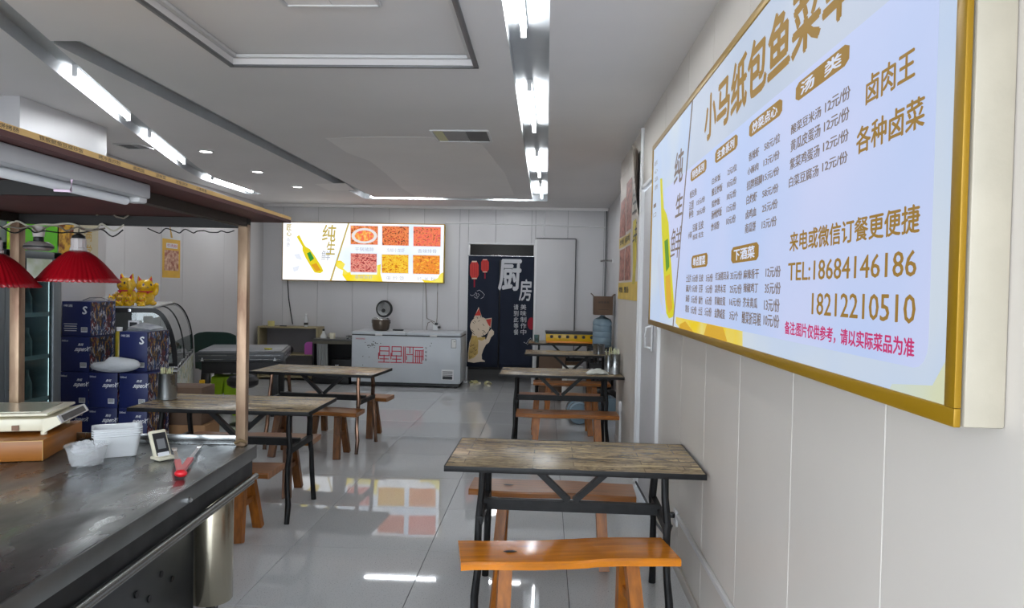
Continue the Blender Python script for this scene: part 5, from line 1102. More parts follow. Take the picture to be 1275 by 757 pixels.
for z in (0.42, 0.72, 1.02, 1.32, 1.60):
    q = MB(); q.box((0.0, 0, z), (0.50, 1.02, 0.008)); q.box((0.25, 0, z + 0.012), (0.006, 1.02, 0.03)); q.build('shelf', M['white_metal'], t)
q = MB(); q.box((fx + 0.006, 0.34, 1.64), (0.003, 0.26, 0.16)); q.build('sticker', mat('pale_sticker', srgb(190, 200, 170), 0.5, col2=srgb(226, 230, 226), vscale=8), t)
dk = mat('dim_bottle', srgb(70, 88, 96), 0.3, col2=srgb(150, 156, 150), vscale=9)
bt0 = MB(); bt0.lathe([(0, 0), (0.03, 0), (0.032, 0.02), (0.032, 0.12), (0.013, 0.17), (0.013, 0.21), (0, 0.21)], seg=12); bme = bt0.mesh('drink_bottle', dk, 'auto'); n = 0
ORD = ['first', 'second', 'third', 'fourth', 'fifth', 'sixth', 'seventh']
for z, sn in ((0.424, 'lowest'), (0.724, 'second lowest'), (1.024, 'middle'), (1.324, 'upper')):
    for k in range(4, 9):
        o = place('drink_bottle', bme, None, (-3.80 + 0.14, 4.50 - 0.44 + 0.11 * k, z)); tag(o, 'dim drink bottle on the %s shelf of the drinks fridge, %s from far end' % (sn, ORD[8 - k]), 'bottle', 'drink bottles in the fridge')

# beer cartons
BW, BD, BH = 0.236, 0.34, 0.281
def beer_carton(label, loc, h=BH, top=False, group='navy drink cartons', rz=0):
    t = thing('drink_carton', label, 'carton', loc, rz, group)
    q = MB(); q.box((0, 0, h / 2), (BW - 0.003, BD, h - 0.002), bev=0.003); q.build('box_body', M['navy'], t)
    q = MB(); q.box((BW / 2 - 0.0008, 0, h / 2), (0.0015, BD - 0.012, h - 0.012)); q.build('side_print', M['comic'], t, smooth=False)
    q = MB(); y = -BD / 2 - 0.0008
    def w_(s, x, z, ww, hh, b=0.01, sl=0.0): write(q, s, (x, y, z), (ww, 0, 0), (0, 0, hh), b, sl)
    if top:
        w_('啤酒', -0.10, h - 0.045, 0.07, 0.02)
        for k in range(4): q.box((-0.045, y, 0.10 - 0.018 * k), (0.11 - 0.01 * (k % 2), 0.0008, 0.005))
        w_('S', 0.052, h - 0.10, 0.034, 0.06, 0.05, 0.2)
    else:
        w_('500ml', -0.108, h - 0.04, 0.05, 0.014)
        w_('勇闯', 0.022, h - 0.072, 0.04, 0.02, 0.03, 0.2); w_('superX', -0.012, h - 0.125, 0.112, 0.046, 0.05, 0.25)
    q.build('white_print', M['ink_white'], t, smooth=False, recalc=False)
    q = MB(); q.box((0.068, y, 0.055), (0.052, 0.0008, 0.04)); bc = q.build('code_label', M['ink_white'], t, smooth=False)
    q = MB()
    for k in range(9): q.box((0.048 + k * 0.005, y - 0.0008, 0.058), (0.0022, 0.0008, 0.03))
    q.build('bars', M['ink_dark'], bc, smooth=False)
    return t
yc = 5.60 + BD / 2
cx_ = [-3.758, -3.516, -3.274]
proto = beer_carton('lowest navy drink carton of the left stack by the column', (cx_[0], yc, 0))
names = ['lowest', 'second', 'third', 'fourth', 'topmost']
for c, n_, cn in ((0, 5, 'left'), (1, 3, 'middle'), (2, 3, 'right')):
    for k in range(n_):
        if c == 0 and k in (0,): continue
        lab = '%s navy drink carton of the %s stack left of the display case' % (names[k], cn)
        if c == 0 and k == 4: beer_carton('topmost navy drink carton of the tall left stack, with small print block', (cx_[0] + 0.006, yc + 0.01, BH * 4 + 0.002), top=True)
        else: copy_tree(proto, None, lab, (cx_[c] + random.uniform(-.003, .003), yc + random.uniform(-.006, .006), BH * k), R(random.uniform(-0.8, 0.8)))
beer_carton('navy carton behind the white bag, on top of the right stack', (cx_[2] - 0.065, yc + 0.11, BH * 3), 0.325, top=True)
q = MB(); q.ball((0, 0, 0.062), (0.20, 0.075, 0.062), 24)
for v in q.bm.verts:
    k = math.sin(v.co.x * 37 + 2) * math.cos(v.co.z * 61 + v.co.y * 23); v.co += v.co.normalized() * 0.006 * k
    v.co.z = max(v.co.z * (1.0 if v.co.x > -0.05 else 0.75), 0)
o = q.build('plastic_bag', M['bag'], None, (-3.43, 5.615, BH * 3 + 0.002), R(3)); tag(o, 'crumpled white plastic bag lying in front on the navy cartons', 'bag')
t = thing('spray_canister', 'tall slim yellow canister between the left carton stack and the upper right carton', 'canister', (-3.545, 5.86, BH * 3)); q = MB(); q.lathe([(0, 0), (0.03, 0), (0.031, 0.01), (0.031, 0.30), (0.02, 0.32), (0, 0.32)], seg=18); q.build('canister_body', mat('olive_yellow', srgb(170, 150, 40), 0.3), t); q = MB(); q.lathe([(0.022, 0.318), (0.024, 0.35), (0, 0.35)], seg=14); q.build('cap', M['white'], t)
t = thing('picture_frame', 'small pale framed card standing behind the yellow canister', 'frame', (-3.50, 5.99, BH * 3)); q = MB(); q.box((0, 0, 0.20), (0.09, 0.012, 0.40), bev=0.002); q.build('card', M['ink_white'], t); q = MB(); q.box((0, -0.007, 0.36), (0.065, 0.001, 0.05)); q.build('card_print', M['dark'], t)
q = MB()
for k in range(3): q.prism([(-0.12, -0.08 + 0.01 * k, 0.012 * k), (0.09, -0.06, 0.004 * k), (0.12, 0.07, 0.004 + 0.01 * k), (-0.09, 0.08, 0.035 + 0.012 * k)], (0, 0, 0.004))
o = q.build('magazine_pile', mat('grey_print_paper', srgb(150, 156, 162), 0.3, col2=srgb(84, 90, 110), vscale=10), None, (-3.32, 5.86, BH * 3 + 0.326), R(-10)); tag(o, 'glossy grey leaflets lying askew on the upper navy carton', 'leaflets')
t = thing('wire_tray', 'clear bent plastic tray on top of the tall left carton stack', 'tray', (-3.69, 5.84, BH * 5 + 0.001)); q = MB(); q.grid(lambda u, v: (-0.12 + 0.22 * u, -0.06 + 0.12 * v, 0.004 + 0.03 * math.sin(math.pi * u)), 10, 3); q.build('sheet', M['clearplastic'], t); q = MB(); q.tube([(-0.12, -0.06, 0.006), (-0.06, -0.06, 0.03), (0.04, -0.06, 0.032), (0.11, -0.06, 0.006)], 0.003); q.build('rim', M['chrome'], t)
# brown cartons
t = carton('dark brown carton on top of the one with the round logo', (-3.10, 6.14, 0.36), 0.36, 0.28, 0.32, M['darkcard'], R(4), False); 
t = carton('brown carton with a round dark logo under the left table', (-3.08, 6.14, 0), 0.40, 0.30, 0.36, M['cardboard'], R(2), False)
q = MB(); q.prism([(0.02 + 0.085 * math.cos(a * math.pi / 12), -0.1505, 0.20 + 0.085 * math.sin(a * math.pi / 12)) for a in range(24)], (0, -0.001, 0)); q.build('logo_disc', mat('logo_blue', srgb(58, 48, 66), 0.6), t, smooth=False)
q = MB(); write(q, 'K', (-0.01, -0.153, 0.16), (0.06, 0, 0), (0, 0, 0.08), 0.05); q.build('logo_letter', M['cardboard'], t, smooth=False, recalc=False)

# curved-glass display case
TH_ = math.atan2(0.381, 0.9245)
t = thing('display_case', 'curved-glass food display case with a black arched end', 'display case', (-3.386, 6.511, 0), TH_)
LC, WC, Z0, Z1, RX = 1.90, 0.63, 0.80, 1.335, 0.215
arc = [(-RX + RX * math.cos(a), Z0 + (Z1 - Z0) * math.sin(a)) for a in [k * math.pi / 28 for k in range(15)]]
# bulge the curve outwards
arc = [(x, z) for x, z in arc]
inn = lambda d: [(-RX - d * 0 + (RX - d) * math.cos(a), Z0 + (Z1 - Z0 - d) * math.sin(a)) for a in [k * math.pi / 28 for k in range(15)]]
q = MB(); q.box((-WC / 2, LC / 2, 0.42), (WC, LC, 0.70), bev=0.006); q.build('base_cabinet', M['white_metal'], t)
m_, nt_, b_, r_ = collage('pale_patterned_panel', [srgb(200, 206, 196), srgb(176, 190, 170), srgb(210, 212, 206), srgb(120, 140, 104), srgb(206, 198, 150), srgb(216, 218, 214)], 16)
q = MB(); q.box((0.002, LC / 2, 0.46), (0.006, LC - 0.06, 0.58)); q.build('side_print', m_, t); q = MB(); q.box((-WC / 2, -0.002, 0.46), (WC - 0.06, 0.006, 0.58)); q.build('end_print', m_, t)
q = MB(); q.box((-WC / 2, LC / 2, 0.785), (WC + 0.01, LC + 0.01, 0.03), bev=0.004); q.build('deck', M['steel'], t)
for y in (0.04, LC - 0.04):
    for x in (-WC + 0.06, -0.06): q = MB(); q.rod((x, y, 0), (x, y, 0.08), 0.022, seg=12); q.build('foot', M['blackp'], t)
def arch(y, d, mm, nm, th=0.02):
    q = MB(); o_ = arc + [(-WC, Z1)]; i_ = inn(d) + [(-WC, Z1 - d)]
    for k in range(len(o_) - 1): q.prism([(o_[k][0], y, o_[k][1]), (o_[k + 1][0], y, o_[k + 1][1]), (i_[k + 1][0], y, i_[k + 1][1]), (i_[k][0], y, i_[k][1])], (0, th, 0))
    return q.build(nm, mm, t, smooth=False)
arch(-0.004, 0.042, M['blackp'], 'end_arch', 0.026); arch(LC - 0.02, 0.03, M['blackp'], 'end_arch', 0.024); arch(LC * 0.40, 0.014, M['steel_dark'], 'glass_rib', 0.012)
q = MB(); q.box((-WC / 2, 0.008, Z0 + 0.012), (WC, 0.022, 0.032)); q.build('end_sill', M['blackp'], t)
q = MB(); q.box((-WC + 0.015, LC / 2, (Z0 + Z1) / 2), (0.03, LC, Z1 - Z0)); q.build('back_frame', M['blackp'], t)
q = MB(); q.grid(lambda u, v: (arc[min(14, int(round(u * 14)))][0] - 0.006, 0.02 + v * (LC - 0.04), arc[min(14, int(round(u * 14)))][1] - 0.004), 14, 2); q.build('curved_pane', M['glass'], t, smooth=True)
q = MB(); q.prism([(x - 0.01 if k < 14 else x, 0.012, z - 0.01) for k, (x, z) in enumerate(arc)] + [(-WC + 0.02, 0.012, Z1 - 0.01), (-WC + 0.02, 0.012, Z0)], (0, 0.004, 0)); q.build('end_pane', M['glass'], t, smooth=False)
q = MB(); q.box((-(WC + RX) / 2, LC / 2, Z1 + 0.006), (WC - RX + 0.02, LC, 0.014), bev=0.003); q.build('top_plate', mat('pale_top', srgb(196, 198, 196), 0.25), t)
q = MB(); q.prism([(-0.40 + 0.014 * math.cos(a * .785), -0.0052, Z1 - 0.022 + 0.014 * math.sin(a * .785)) for a in range(8)], (0, -0.004, 0)); q.build('badge', M['chrome'], t)
trays = []
fd = [srgb(150, 90, 80), srgb(110, 80, 60), srgb(160, 140, 120)]
for k in range(5):
    tt = thing('food_tray', '%s steel tray of braised food inside the display case' % ('nearest', 'second nearest', 'middle', 'second farthest', 'farthest')[k], 'tray', (-3.386, 6.511, 0), 0, 'food trays in the display case')
    lx, ly = -0.32, 0.22 + 0.36 * k; ct, st = math.cos(TH_), math.sin(TH_)
    tt.location = (-3.386 + ct * lx - st * ly, 6.511 + st * lx + ct * ly, 0.801); tt.rotation_euler = (0, 0, TH_)
    q = MB(); q.box((0, 0, 0.004), (0.40, 0.30, 0.008)); 
    for s in (-1, 1): q.box((s * 0.20, 0, 0.025), (0.006, 0.30, 0.05)); q.box((0, s * 0.15, 0.025), (0.40, 0.006, 0.05))
    q.build('pan', M['steel'], tt)
    q = MB(); rr = random.Random(k)
    for j in range(26): q.ball((rr.uniform(-.16, .16), rr.uniform(-.11, .11), rr.uniform(.03, .075)), (rr.uniform(.02, .045), rr.uniform(.02, .04), rr.uniform(.015, .03)), 8)
    o = q.build('food', mat('braised_food%d' % k, fd[k % 3], 0.35, var=0.3, vscale=20), tt, smooth=True); o['kind'] = 'stuff'

# golden lucky cats
def cat_mesh():
    q = MB()
    q.ball((0, 0, 0.26), (0.30, 0.26, 0.27), 20); q.ball((0, -0.02, 0.62), (0.28, 0.23, 0.22), 20); q.ball((0, -0.10, 0.20), (0.25, 0.20, 0.20), 16)
    q.ball((0.20, -0.16, 0.08), (0.11, 0.16, 0.08), 12); q.ball((-0.20, -0.16, 0.08), (0.11, 0.16, 0.08), 12)
    q.tube([(0.22, -0.10, 0.36), (0.27, -0.18, 0.40), (0.30, -0.20, 0.52), (0.29, -0.21, 0.62), (0.28, -0.23, 0.67)], [0.08, 0.075, 0.07, 0.07, 0.06], 10); q.ball((0.28, -0.23, 0.68), (0.075, 0.075, 0.07), 10)
    q.tube([(-0.24, -0.06, 0.36), (-0.25, -0.20, 0.30), (-0.12, -0.29, 0.30), (-0.06, -0.30, 0.32)], [0.08, 0.075, 0.07, 0.06], 10)
    for s in (-1, 1): q.prism([(s * 0.24, -0.03, 0.72), (s * 0.08, -0.03, 0.80), (s * 0.21, -0.02, 0.98)], (0, 0.07, 0))
    q.tube([(0.0, 0.22, 0.12), (0.16, 0.30, 0.14), (0.26, 0.24, 0.22)], [0.06, 0.05, 0.04], 8)
    me = q.mesh('tmpcat', M['gold']); o = place('tmpcat', me); md = o.modifiers.new('r', 'REMESH'); md.mode = 'VOXEL'; md.voxel_size = 0.028; md.use_smooth_shade = True
    sm = o.modifiers.new('s', 'SMOOTH'); sm.iterations = 3; sm.factor = 0.5
    bpy.context.view_layer.update(); dg = bpy.context.evaluated_depsgraph_get(); r = bpy.data.meshes.new_from_object(o.evaluated_get(dg)); bpy.data.objects.remove(o); r.name = 'cat_body'
    r.materials.clear(); r.materials.append(M['gold'])
    for p in r.polygons: p.use_smooth = True
    return r
CM = cat_mesh()
q = MB()
for s in (-1, 1): q.prism([(s * 0.205, -0.050, 0.77), (s * 0.125, -0.052, 0.82), (s * 0.195, -0.042, 0.925)], (0, 0.02, 0))
CE = q.mesh('inner_ears', M['ink_red'])
q = MB()
for s in (-1, 1): q.ball((s * 0.11, -0.215, 0.67), (0.035, 0.02, 0.045), 10)
q.ball((0, -0.252, 0.60), (0.018, 0.012, 0.012), 8)
for s in (-1, 1):
    q.tube([(0, -0.250, 0.59), (s * 0.03, -0.245, 0.565), (s * 0.06, -0.238, 0.575)], 0.006, 5)
    for k in range(3): q.tube([(s * 0.16, -0.195, 0.60 - 0.03 * k), (s * 0.235, -0.135, 0.61 - 0.045 * k)], 0.005, 5)
CF = q.mesh('face_paint', M['ink_dark'], True)
q = MB(); q.lathe([(0.215, -0.02), (0.24, 0), (0.215, 0.02)], (0, -0.02, 0.445), seg=20); q.ball((0, -0.27, 0.42), 0.04, 10); CB = q.mesh('collar', M['ink_red'], True)
def lucky_cat(label, loc, rz, s):
    t = thing('lucky_cat', label, 'figurine', loc, rz, 'golden lucky cats on the display case'); t.scale = (s, s, s)
    for nm, me in (('cat_body', CM), ('inner_ears', CE), ('face_paint', CF), ('collar', CB)): place(nm, me, t)
    return t
zc_ = Z1 + 0.0135
lucky_cat('large golden lucky cat facing the front on the display case, left one', (-3.865, 6.50, zc_), R(-12), 0.315)
lucky_cat('large golden lucky cat turned sideways, right one on the display case', (-3.815, 6.71, zc_), R(48), 0.295)
for k, (x, y, rz) in enumerate(((-3.915, 6.345, -10), (-3.845, 6.36, 5), (-3.775, 6.385, -20), (-3.70, 6.45, 30))):
    lucky_cat('%s of four tiny golden cats in front of the large lucky cats' % ('leftmost', 'second from left', 'third from left', 'rightmost')[k], (x, y, zc_), R(rz), 0.115)

# ================================================================== steel food cart with canopy
th0 = math.atan2(0.069, 1.27)
CA = (-1.386, 3.425, 0)
def cart_pt(x, y, z=0): c, s = math.cos(th0), math.sin(th0); return (CA[0] + c * x - s * y, CA[1] + s * x + c * y, z)
t = thing('food_cart', 'large stainless steel food cart with canopy frame at the left', 'cart', CA, th0)
CL, CWd = 3.05, 1.20
q = MB(); q.box((-CWd / 2, -CL / 2, 0.788), (CWd, CL, 0.024), bev=0.004); q.build('worktop', M['steel_top'], t)
q = MB(); q.box((-0.003, -CL / 2, 0.768), (0.012, CL, 0.064), bev=0.003); q.build('front_lip', mat('lip_steel', srgb(120, 122, 122), 0.35, metal=0.85, var=0.15, vscale=5), t)
q = MB(); q.box((-0.025, -CL / 2, 0.70), (0.02, CL - 0.02, 0.09)); q.box((-CWd / 2, -0.03, 0.70), (CWd - 0.06, 0.02, 0.09)); q.build('fascia', M['steel_dark'], t)
q = MB(); q.rod((0.0, -CL + 0.02, 0.648), (0.0, 0.0, 0.648), 0.0135, seg=16); q.rod((-0.012, -CL + 0.02, 0.622), (-0.012, -0.01, 0.622), 0.009, seg=12); q.build('rail_tube', M['rail'], t)
q = MB()
for y in (-0.75, -1.9): q.rod((0.002, y, 0.756), (0.010, y, 0.756), 0.006, seg=10); q.box((0.007, y, 0.748), (0.01, 0.022, 0.012))
q.build('bolt', M['chrome'], t)
q = MB(); q.box((-CWd / 2 - 0.02, -0.006, 0.822), (CWd - 0.05, 0.012, 0.044), bev=0.002); q.box((-CWd / 2 - 0.02, -0.02, 0.803), (CWd - 0.05, 0.03, 0.006)); q.build('back_strip', M['steel'], t)
q = MB(); q.box((-0.62, -CL / 2 - 0.05, 0.36), (0.82, CL - 0.3, 0.58), bev=0.004); q.build('cabinet_body', mat('cabinet_steel', srgb(74, 76, 78), 0.4, metal=0.7, var=0.15, vscale=4), t)
q = MB()
for i in range(26):
    for j in range(2): q.rod((-0.205, -0.42 - i * 0.10, 0.15 + 0.16 * j + (0.06 if i % 2 else 0)), (-0.2085, -0.42 - i * 0.10, 0.15 + 0.16 * j + (0.06 if i % 2 else 0)), 0.014, seg=10)
o = q.build('vent_holes', M['blackp'], t); o['kind'] = 'stuff'
q = MB(); q.lathe([(0.0, 0.09), (0.092, 0.09), (0.095, 0.095), (0.095, 0.64), (0.092, 0.645), (0, 0.645)], (-0.165, -0.11, 0), seg=40); q.build('corner_drum', mat('drum_steel', srgb(176, 168, 150), 0.22, metal=0.95, var=0.12, vscale=6, stretch=(1, 1, 0.3)), t)
for y in (-0.12, -CL + 0.2):
    for x in (-0.16, -CWd + 0.2):
        q = MB(); q.rod((x - 0.014, y, 0.042), (x + 0.014, y, 0.042), 0.042, seg=20); cs = q.build('caster', M['blackp'], t); q = MB(); q.box((x, y, 0.075), (0.05, 0.03, 0.03)); q.build('fork', M['chrome'], cs)
def post(x, y, m):
    q = MB(); q.box((x, y, 1.33), (0.046, 0.046, 1.06), bev=0.004); p = q.build('canopy_post', m, t); return p
pp = post(-0.062, -0.024, M['copper']); post(-1.14, -0.024, M['copper']); post(-0.062, -CL + 0.1, M['copper']); post(-1.14, -CL + 0.1, M['copper'])
q = MB(); q.tube([(-0.085, -0.05, 0.815), (-0.06, -0.055, 0.83), (-0.035, -0.04, 0.82)], 0.008); q.build('weld_bead', mat('burnt_weld', srgb(110, 90, 60), 0.7), t)
DR = mat('dull_rail', srgb(62, 54, 48), 0.45, metal=0.7)
for xx in (-0.062, -1.14): q = MB(); q.box((xx, -CL / 2, 1.868), (0.04, CL, 0.04)); q.build('long_rail', DR, t)
SR = mat('sooty_rail', srgb(20, 17, 15), 0.6, metal=0.1)
for yy, dd in ((-0.024, 0.045), (-1.2, 0.03), (-CL + 0.1, 0.04)): q = MB(); q.box((-0.60, yy, 1.865), (1.12, dd, 0.045)); q.build('cross_rail', SR, t)
q = MB(); q.box((-0.63, -1.42, 1.8965), (1.452, 3.22, 0.014)); q.build('canopy_board', M['maroon'], t)
q = MB(); q.box((0.0935, -1.42, 1.9115), (0.006, 3.22, 0.015)); q.box((-0.63, -1.42, 1.911), (1.44, 3.22, 0.012)); ed = q.build('board_edge', M['tan'], t)
q = MB(); rr = random.Random(9); y = -2.35
words = ['(新鲜)', '锅巴洋芋炸土豆', '手抓饼烤肠', '铁板鱿鱼豆腐炒饭', '烤冷面炒粉', '卤肉饭', '凉拌菜', '烤鱼烧饼', '小串串香']
for w in words:
    L = 0.022 * len(w); write(q, w, (0.0972, y, 1.906), (0, L, 0), (0, 0, 0.011), 0.0); y += L + 0.07
q.build('edge_lettering', M['ink_dark'], ed, smooth=False, recalc=False)
# unlit tube fitting under the canopy
f = thing('tube_fitting', 'switched-off white tube fitting under the right edge of the canopy', 'light', cart_pt(0.030, -2.12, 1.889), th0)
q = MB(); q.box((0, 0, -0.024), (0.05, 1.9, 0.046), bev=0.006); q.build('housing', mat('fitting_grey', srgb(170, 170, 172), 0.3), f)
q = MB(); q.rod((-0.03, -0.93, -0.058), (-0.03, 0.90, -0.058), 0.014, seg=14); q.build('tube', M['tube_off'], f)
q = MB(); q.box((-0.012, 0.93, -0.035), (0.05, 0.05, 0.055), bev=0.008); q.box((-0.012, -0.95, -0.035), (0.05, 0.04, 0.055), bev=0.008); q.build('lamp_holder', mat('holder_grey', srgb(190, 190, 190), 0.4), f)
# hanging clip
cpt = at(79, 229, y=1.85)
q = MB(); w, h = 0.023, 0.017; q.tube([(cpt.x - w, cpt.y, cpt.z + h), (cpt.x - w, cpt.y, cpt.z - h), (cpt.x + w * .9, cpt.y, cpt.z - h * 1.1), (cpt.x + w, cpt.y, cpt.z + h * .8), (cpt.x + w * .2, cpt.y, cpt.z + h), (cpt.x - w, cpt.y, cpt.z + h * 1.02), (cpt.x - w * 1.1, cpt.y, cpt.z + h * 1.9), (cpt.x - w * .9, cpt.y + 0.0, 1.862)], 0.0042, 8)
tag(q.build('hook_ring', mat('pale_pink_plastic', srgb(226, 200, 220), 0.3)), 'pale pink square ring hanging below the tube fitting', 'ring')
# pendant lamps
def pendant(label, loc, topz, seed=0):
    x, y, z = loc; t = thing('pendant_lamp', label, 'lamp', loc, 0, 'red pendant lamps')
    r, h, n = 0.178, 0.150, 144
    q = MB(); prof = [(0.035, h), (0.05, h - 0.008), (0.075, h - 0.028), (0.105, h - 0.058), (0.135, h - 0.094), (0.158, h - 0.126), (r, 0.0)]
    rings = []
    for i, (rr, zz) in enumerate(prof):
        am = 0.035 * min(1, i / 2)
        rings.append([q.bm.verts.new((rr * (1 + am * math.cos(24 * 2 * math.pi * k / n * 2)) * math.cos(2 * math.pi * k / n), rr * (1 + am * math.cos(24 * 2 * math.pi * k / n * 2)) * math.sin(2 * math.pi * k / n), zz + (0.003 * math.cos(48 * 2 * math.pi * k / n) if i == 6 else 0))) for k in range(n)])
    for A, B in zip(rings, rings[1:]):
        for k in range(n): q.bm.faces.new((A[k], A[(k + 1) % n], B[(k + 1) % n], B[k]))
    o = q.build('lamp_shade', M['redp'], t, smooth=True); md = o.modifiers.new('s', 'SOLIDIFY'); md.thickness = 0.002
    q = MB(); q.lathe([(0, h - 0.004), (0.036, h - 0.004), (0.036, h + 0.012), (0.032, h + 0.014), (0.032, h + 0.055), (0.024, h + 0.062), (0, h + 0.062)], seg=24, wob=0.03, nw=12); q.build('socket', mat('white_socket', srgb(206, 198, 196), 0.4), t)
    q = MB(); q.lathe([(0.030, h + 0.058), (0.028, h + 0.07), (0.006, h + 0.082), (0, h + 0.082)], seg=20); q.build('cap', M['blackp'], t)
    q = MB(); q.tube([(0, 0, h + 0.08), (0.003, 0, h + 0.13), (0, 0, topz - z)], 0.004, 6); q.build('cord', M['cable'], t)
    q = MB(); q.ball((0, 0, h - 0.05), (0.03, 0.03, 0.045), 14); q.build('bulb', M['tube_off'], t)
    return t
pA = at(97.5, 351, y=3.36); pendant('red pleated pendant lamp hanging right of the bare lamp, fully in view', (pA.x, pA.y, pA.z), 1.842)
pB = at(-8, 357, y=3.10); pendant('red pleated pendant lamp cut by the left edge of the picture', (pB.x, pB.y, pB.z), 1.842 if 0 else 1.888)
# saucer lamp without a shade
pc = at(48, 312, y=3.33)
t = thing('bare_lamp', 'grey saucer-shaped lamp in a white socket between the two red pendants', 'lamp', (pc.x, pc.y, pc.z))
q = MB(); q.lathe([(0, 0.0), (0.045, 0.0), (0.060, 0.010), (0.062, 0.022), (0.058, 0.030), (0.040, 0.042), (0, 0.046)], seg=32); q.build('disc', mat('disc_grey', srgb(176, 170, 166), 0.35, metal=0.3), t)
q = MB(); q.lathe([(0.0625, 0.012), (0.064, 0.016), (0.0625, 0.022)], seg=32); q.build('rim_band', M['dark'], t)
q = MB(); q.lathe([(0, 0.042), (0.022, 0.042), (0.022, 0.062), (0.018, 0.066), (0, 0.066)], seg=20); q.build('neck', M['blackp'], t)
q = MB(); q.lathe([(0, 0.064), (0.024, 0.066), (0.028, 0.108), (0.024, 0.116), (0, 0.116)], seg=24); q.build('socket', mat('socket_white', srgb(216, 208, 204), 0.4), t)
q = MB(); q.tube([(0, 0, 0.114), (0.004, 0.01, 0.14), (0.0, 0.01, 1.842 - pc.z)], 0.004, 6); q.build('cord', M['cable'], t)
# tangle of cables under the far rail
rr = random.Random(12)
def tangle(label, xs, z0_, dz, m, r=0.0045, y0_=-0.06):
    pts = []; n = 14
    for i in range(n + 1):
        x = xs[0] + (xs[1] - xs[0]) * i / n; pts.append(cart_pt(x, y0_ + rr.uniform(-.02, .02), z0_ + rr.uniform(-dz, dz) - 0.02 * abs(math.sin(i * 1.1))))
    q = MB(); 
    fine = []
    for i in range(len(pts) - 1):
        a, b2 = Vector(pts[i]), Vector(pts[i + 1]); p_, n_ = Vector(pts[max(i - 1, 0)]), Vector(pts[min(i + 2, len(pts) - 1)])
        for k in range(4):
            tt = k / 4; fine.append(0.5 * ((2 * a) + (-p_ + b2) * tt + (2 * p_ - 5 * a + 4 * b2 - n_) * tt * tt + (-p_ + 3 * a - 3 * b2 + n_) * tt ** 3))
    fine.append(Vector(pts[-1])); q.tube(fine, r, 6); tag(q.build('lamp_cable', m), label, 'cable', 'cables under the canopy rail')
tangle('pale twisted cable strung along the far rail of the canopy', (-1.25, -0.62), 1.845, 0.014, mat('cable_pale', srgb(190, 186, 170), 0.5))
tangle('brownish cable looping under the far rail above the lamps', (-1.30, -0.70), 1.832, 0.012, M['cable'], 0.004, -0.08)
tangle('black cable sagging between the bare lamp and the red pendant', (-1.18, -0.62), 1.815, 0.014, M['blackp'], 0.0035, -0.07)
tangle('thin dark cable drooping along the rail beside the right post', (-0.50, -0.10), 1.832, 0.006, M['blackp'], 0.0028, -0.05)
hp = [at(x, y, y=3.32) for x, y in ((120, 268), (128, 262), (146, 261), (158, 258), (162, 262), (160, 268), (154, 272), (145, 270), (138, 264))]
q = MB(); q.tube(hp, 0.0042, 6); tag(q.build('lamp_cable', M['cable']), 'grey plug lead looped under the rail right of the red pendant', 'cable')

# ------------------------------------------------------------------ on the counter
ZT = 0.8005
C0 = (-2.139, 2.985); TB = R(15.5)
def boxpt(x, y, z): c, s = math.cos(TB), math.sin(TB); return (C0[0] + c * x - s * y, C0[1] + s * x + c * y, z)
t = thing('wooden_box', 'brown wood-grain box under the scale on the counter', 'box', (C0[0], C0[1], ZT), TB)
q = MB(); q.box((-0.21, 0.235, 0.045), (0.42, 0.47, 0.088), bev=0.002); q.build('box_body', M['brown_lam'], t)
q = MB(); q.box((-0.21, -0.0006, 0.087), (0.42, 0.002, 0.003)); q.box((-0.0006, -0.0006, 0.045), (0.002, 0.002, 0.09)); q.build('edge_band', M['tan'], t)
t = thing('digital_scale', 'cream digital scale with a clear-covered platter, on the wooden box', 'scale', boxpt(-0.015, 0.105, ZT + 0.0895), TB)
q = MB(); q.box((-0.175, 0.165, 0.047), (0.35, 0.33, 0.056), bev=0.008)
q.prism([(-0.02, -0.005, 0.012), (0.050, -0.005, 0.052), (0.030, -0.005, 0.085), (-0.03, -0.005, 0.072)], (0, 0.345, 0)); q.build('body', M['cream'], t)
q = MB(); q.prism([(0.0535 - 0.022 * 0.1, 0.0, 0.0545), (0.0535, 0.335, 0.0545), (0.034, 0.335, 0.0875), (0.034, 0.0, 0.0875)], (-0.004, 0, -0.002)); q.build('panel_frame', M['white'], t)
q = MB(); q.prism([(0.0525, 0.03, 0.059), (0.0525, 0.30, 0.059), (0.0385, 0.30, 0.0825), (0.0385, 0.03, 0.0825)], (0.0012, 0, 0.0005)); q.build('keypad', M['blackp'], t)
q = MB(); q.box((-0.19, 0.165, 0.092), (0.37, 0.34, 0.012), bev=0.004); q.build('platter', M['cream'], t)
q = MB(); q.box((-0.19, 0.165, 0.0995), (0.29, 0.26, 0.003)); q.build('platter_plate', mat('platter_steel', srgb(196, 194, 176), 0.25, metal=0.3), t)
q = MB(); q.box((-0.17, 0.165, 0.078), (0.18, 0.16, 0.018)); q.build('platter_neck', M['steel_dark'], t)
for x in (-0.32, -0.03):
    for y in (0.03, 0.30): q = MB(); q.rod((x, y, 0), (x, y, 0.02), 0.013, seg=12); q.build('foot', M['cream'], t)
q = MB(); q.box((-0.13, -0.004, 0.036), (0.026, 0.01, 0.022)); q.build('socket_window', mat('socket_brown', srgb(120, 84, 60), 0.5), t)
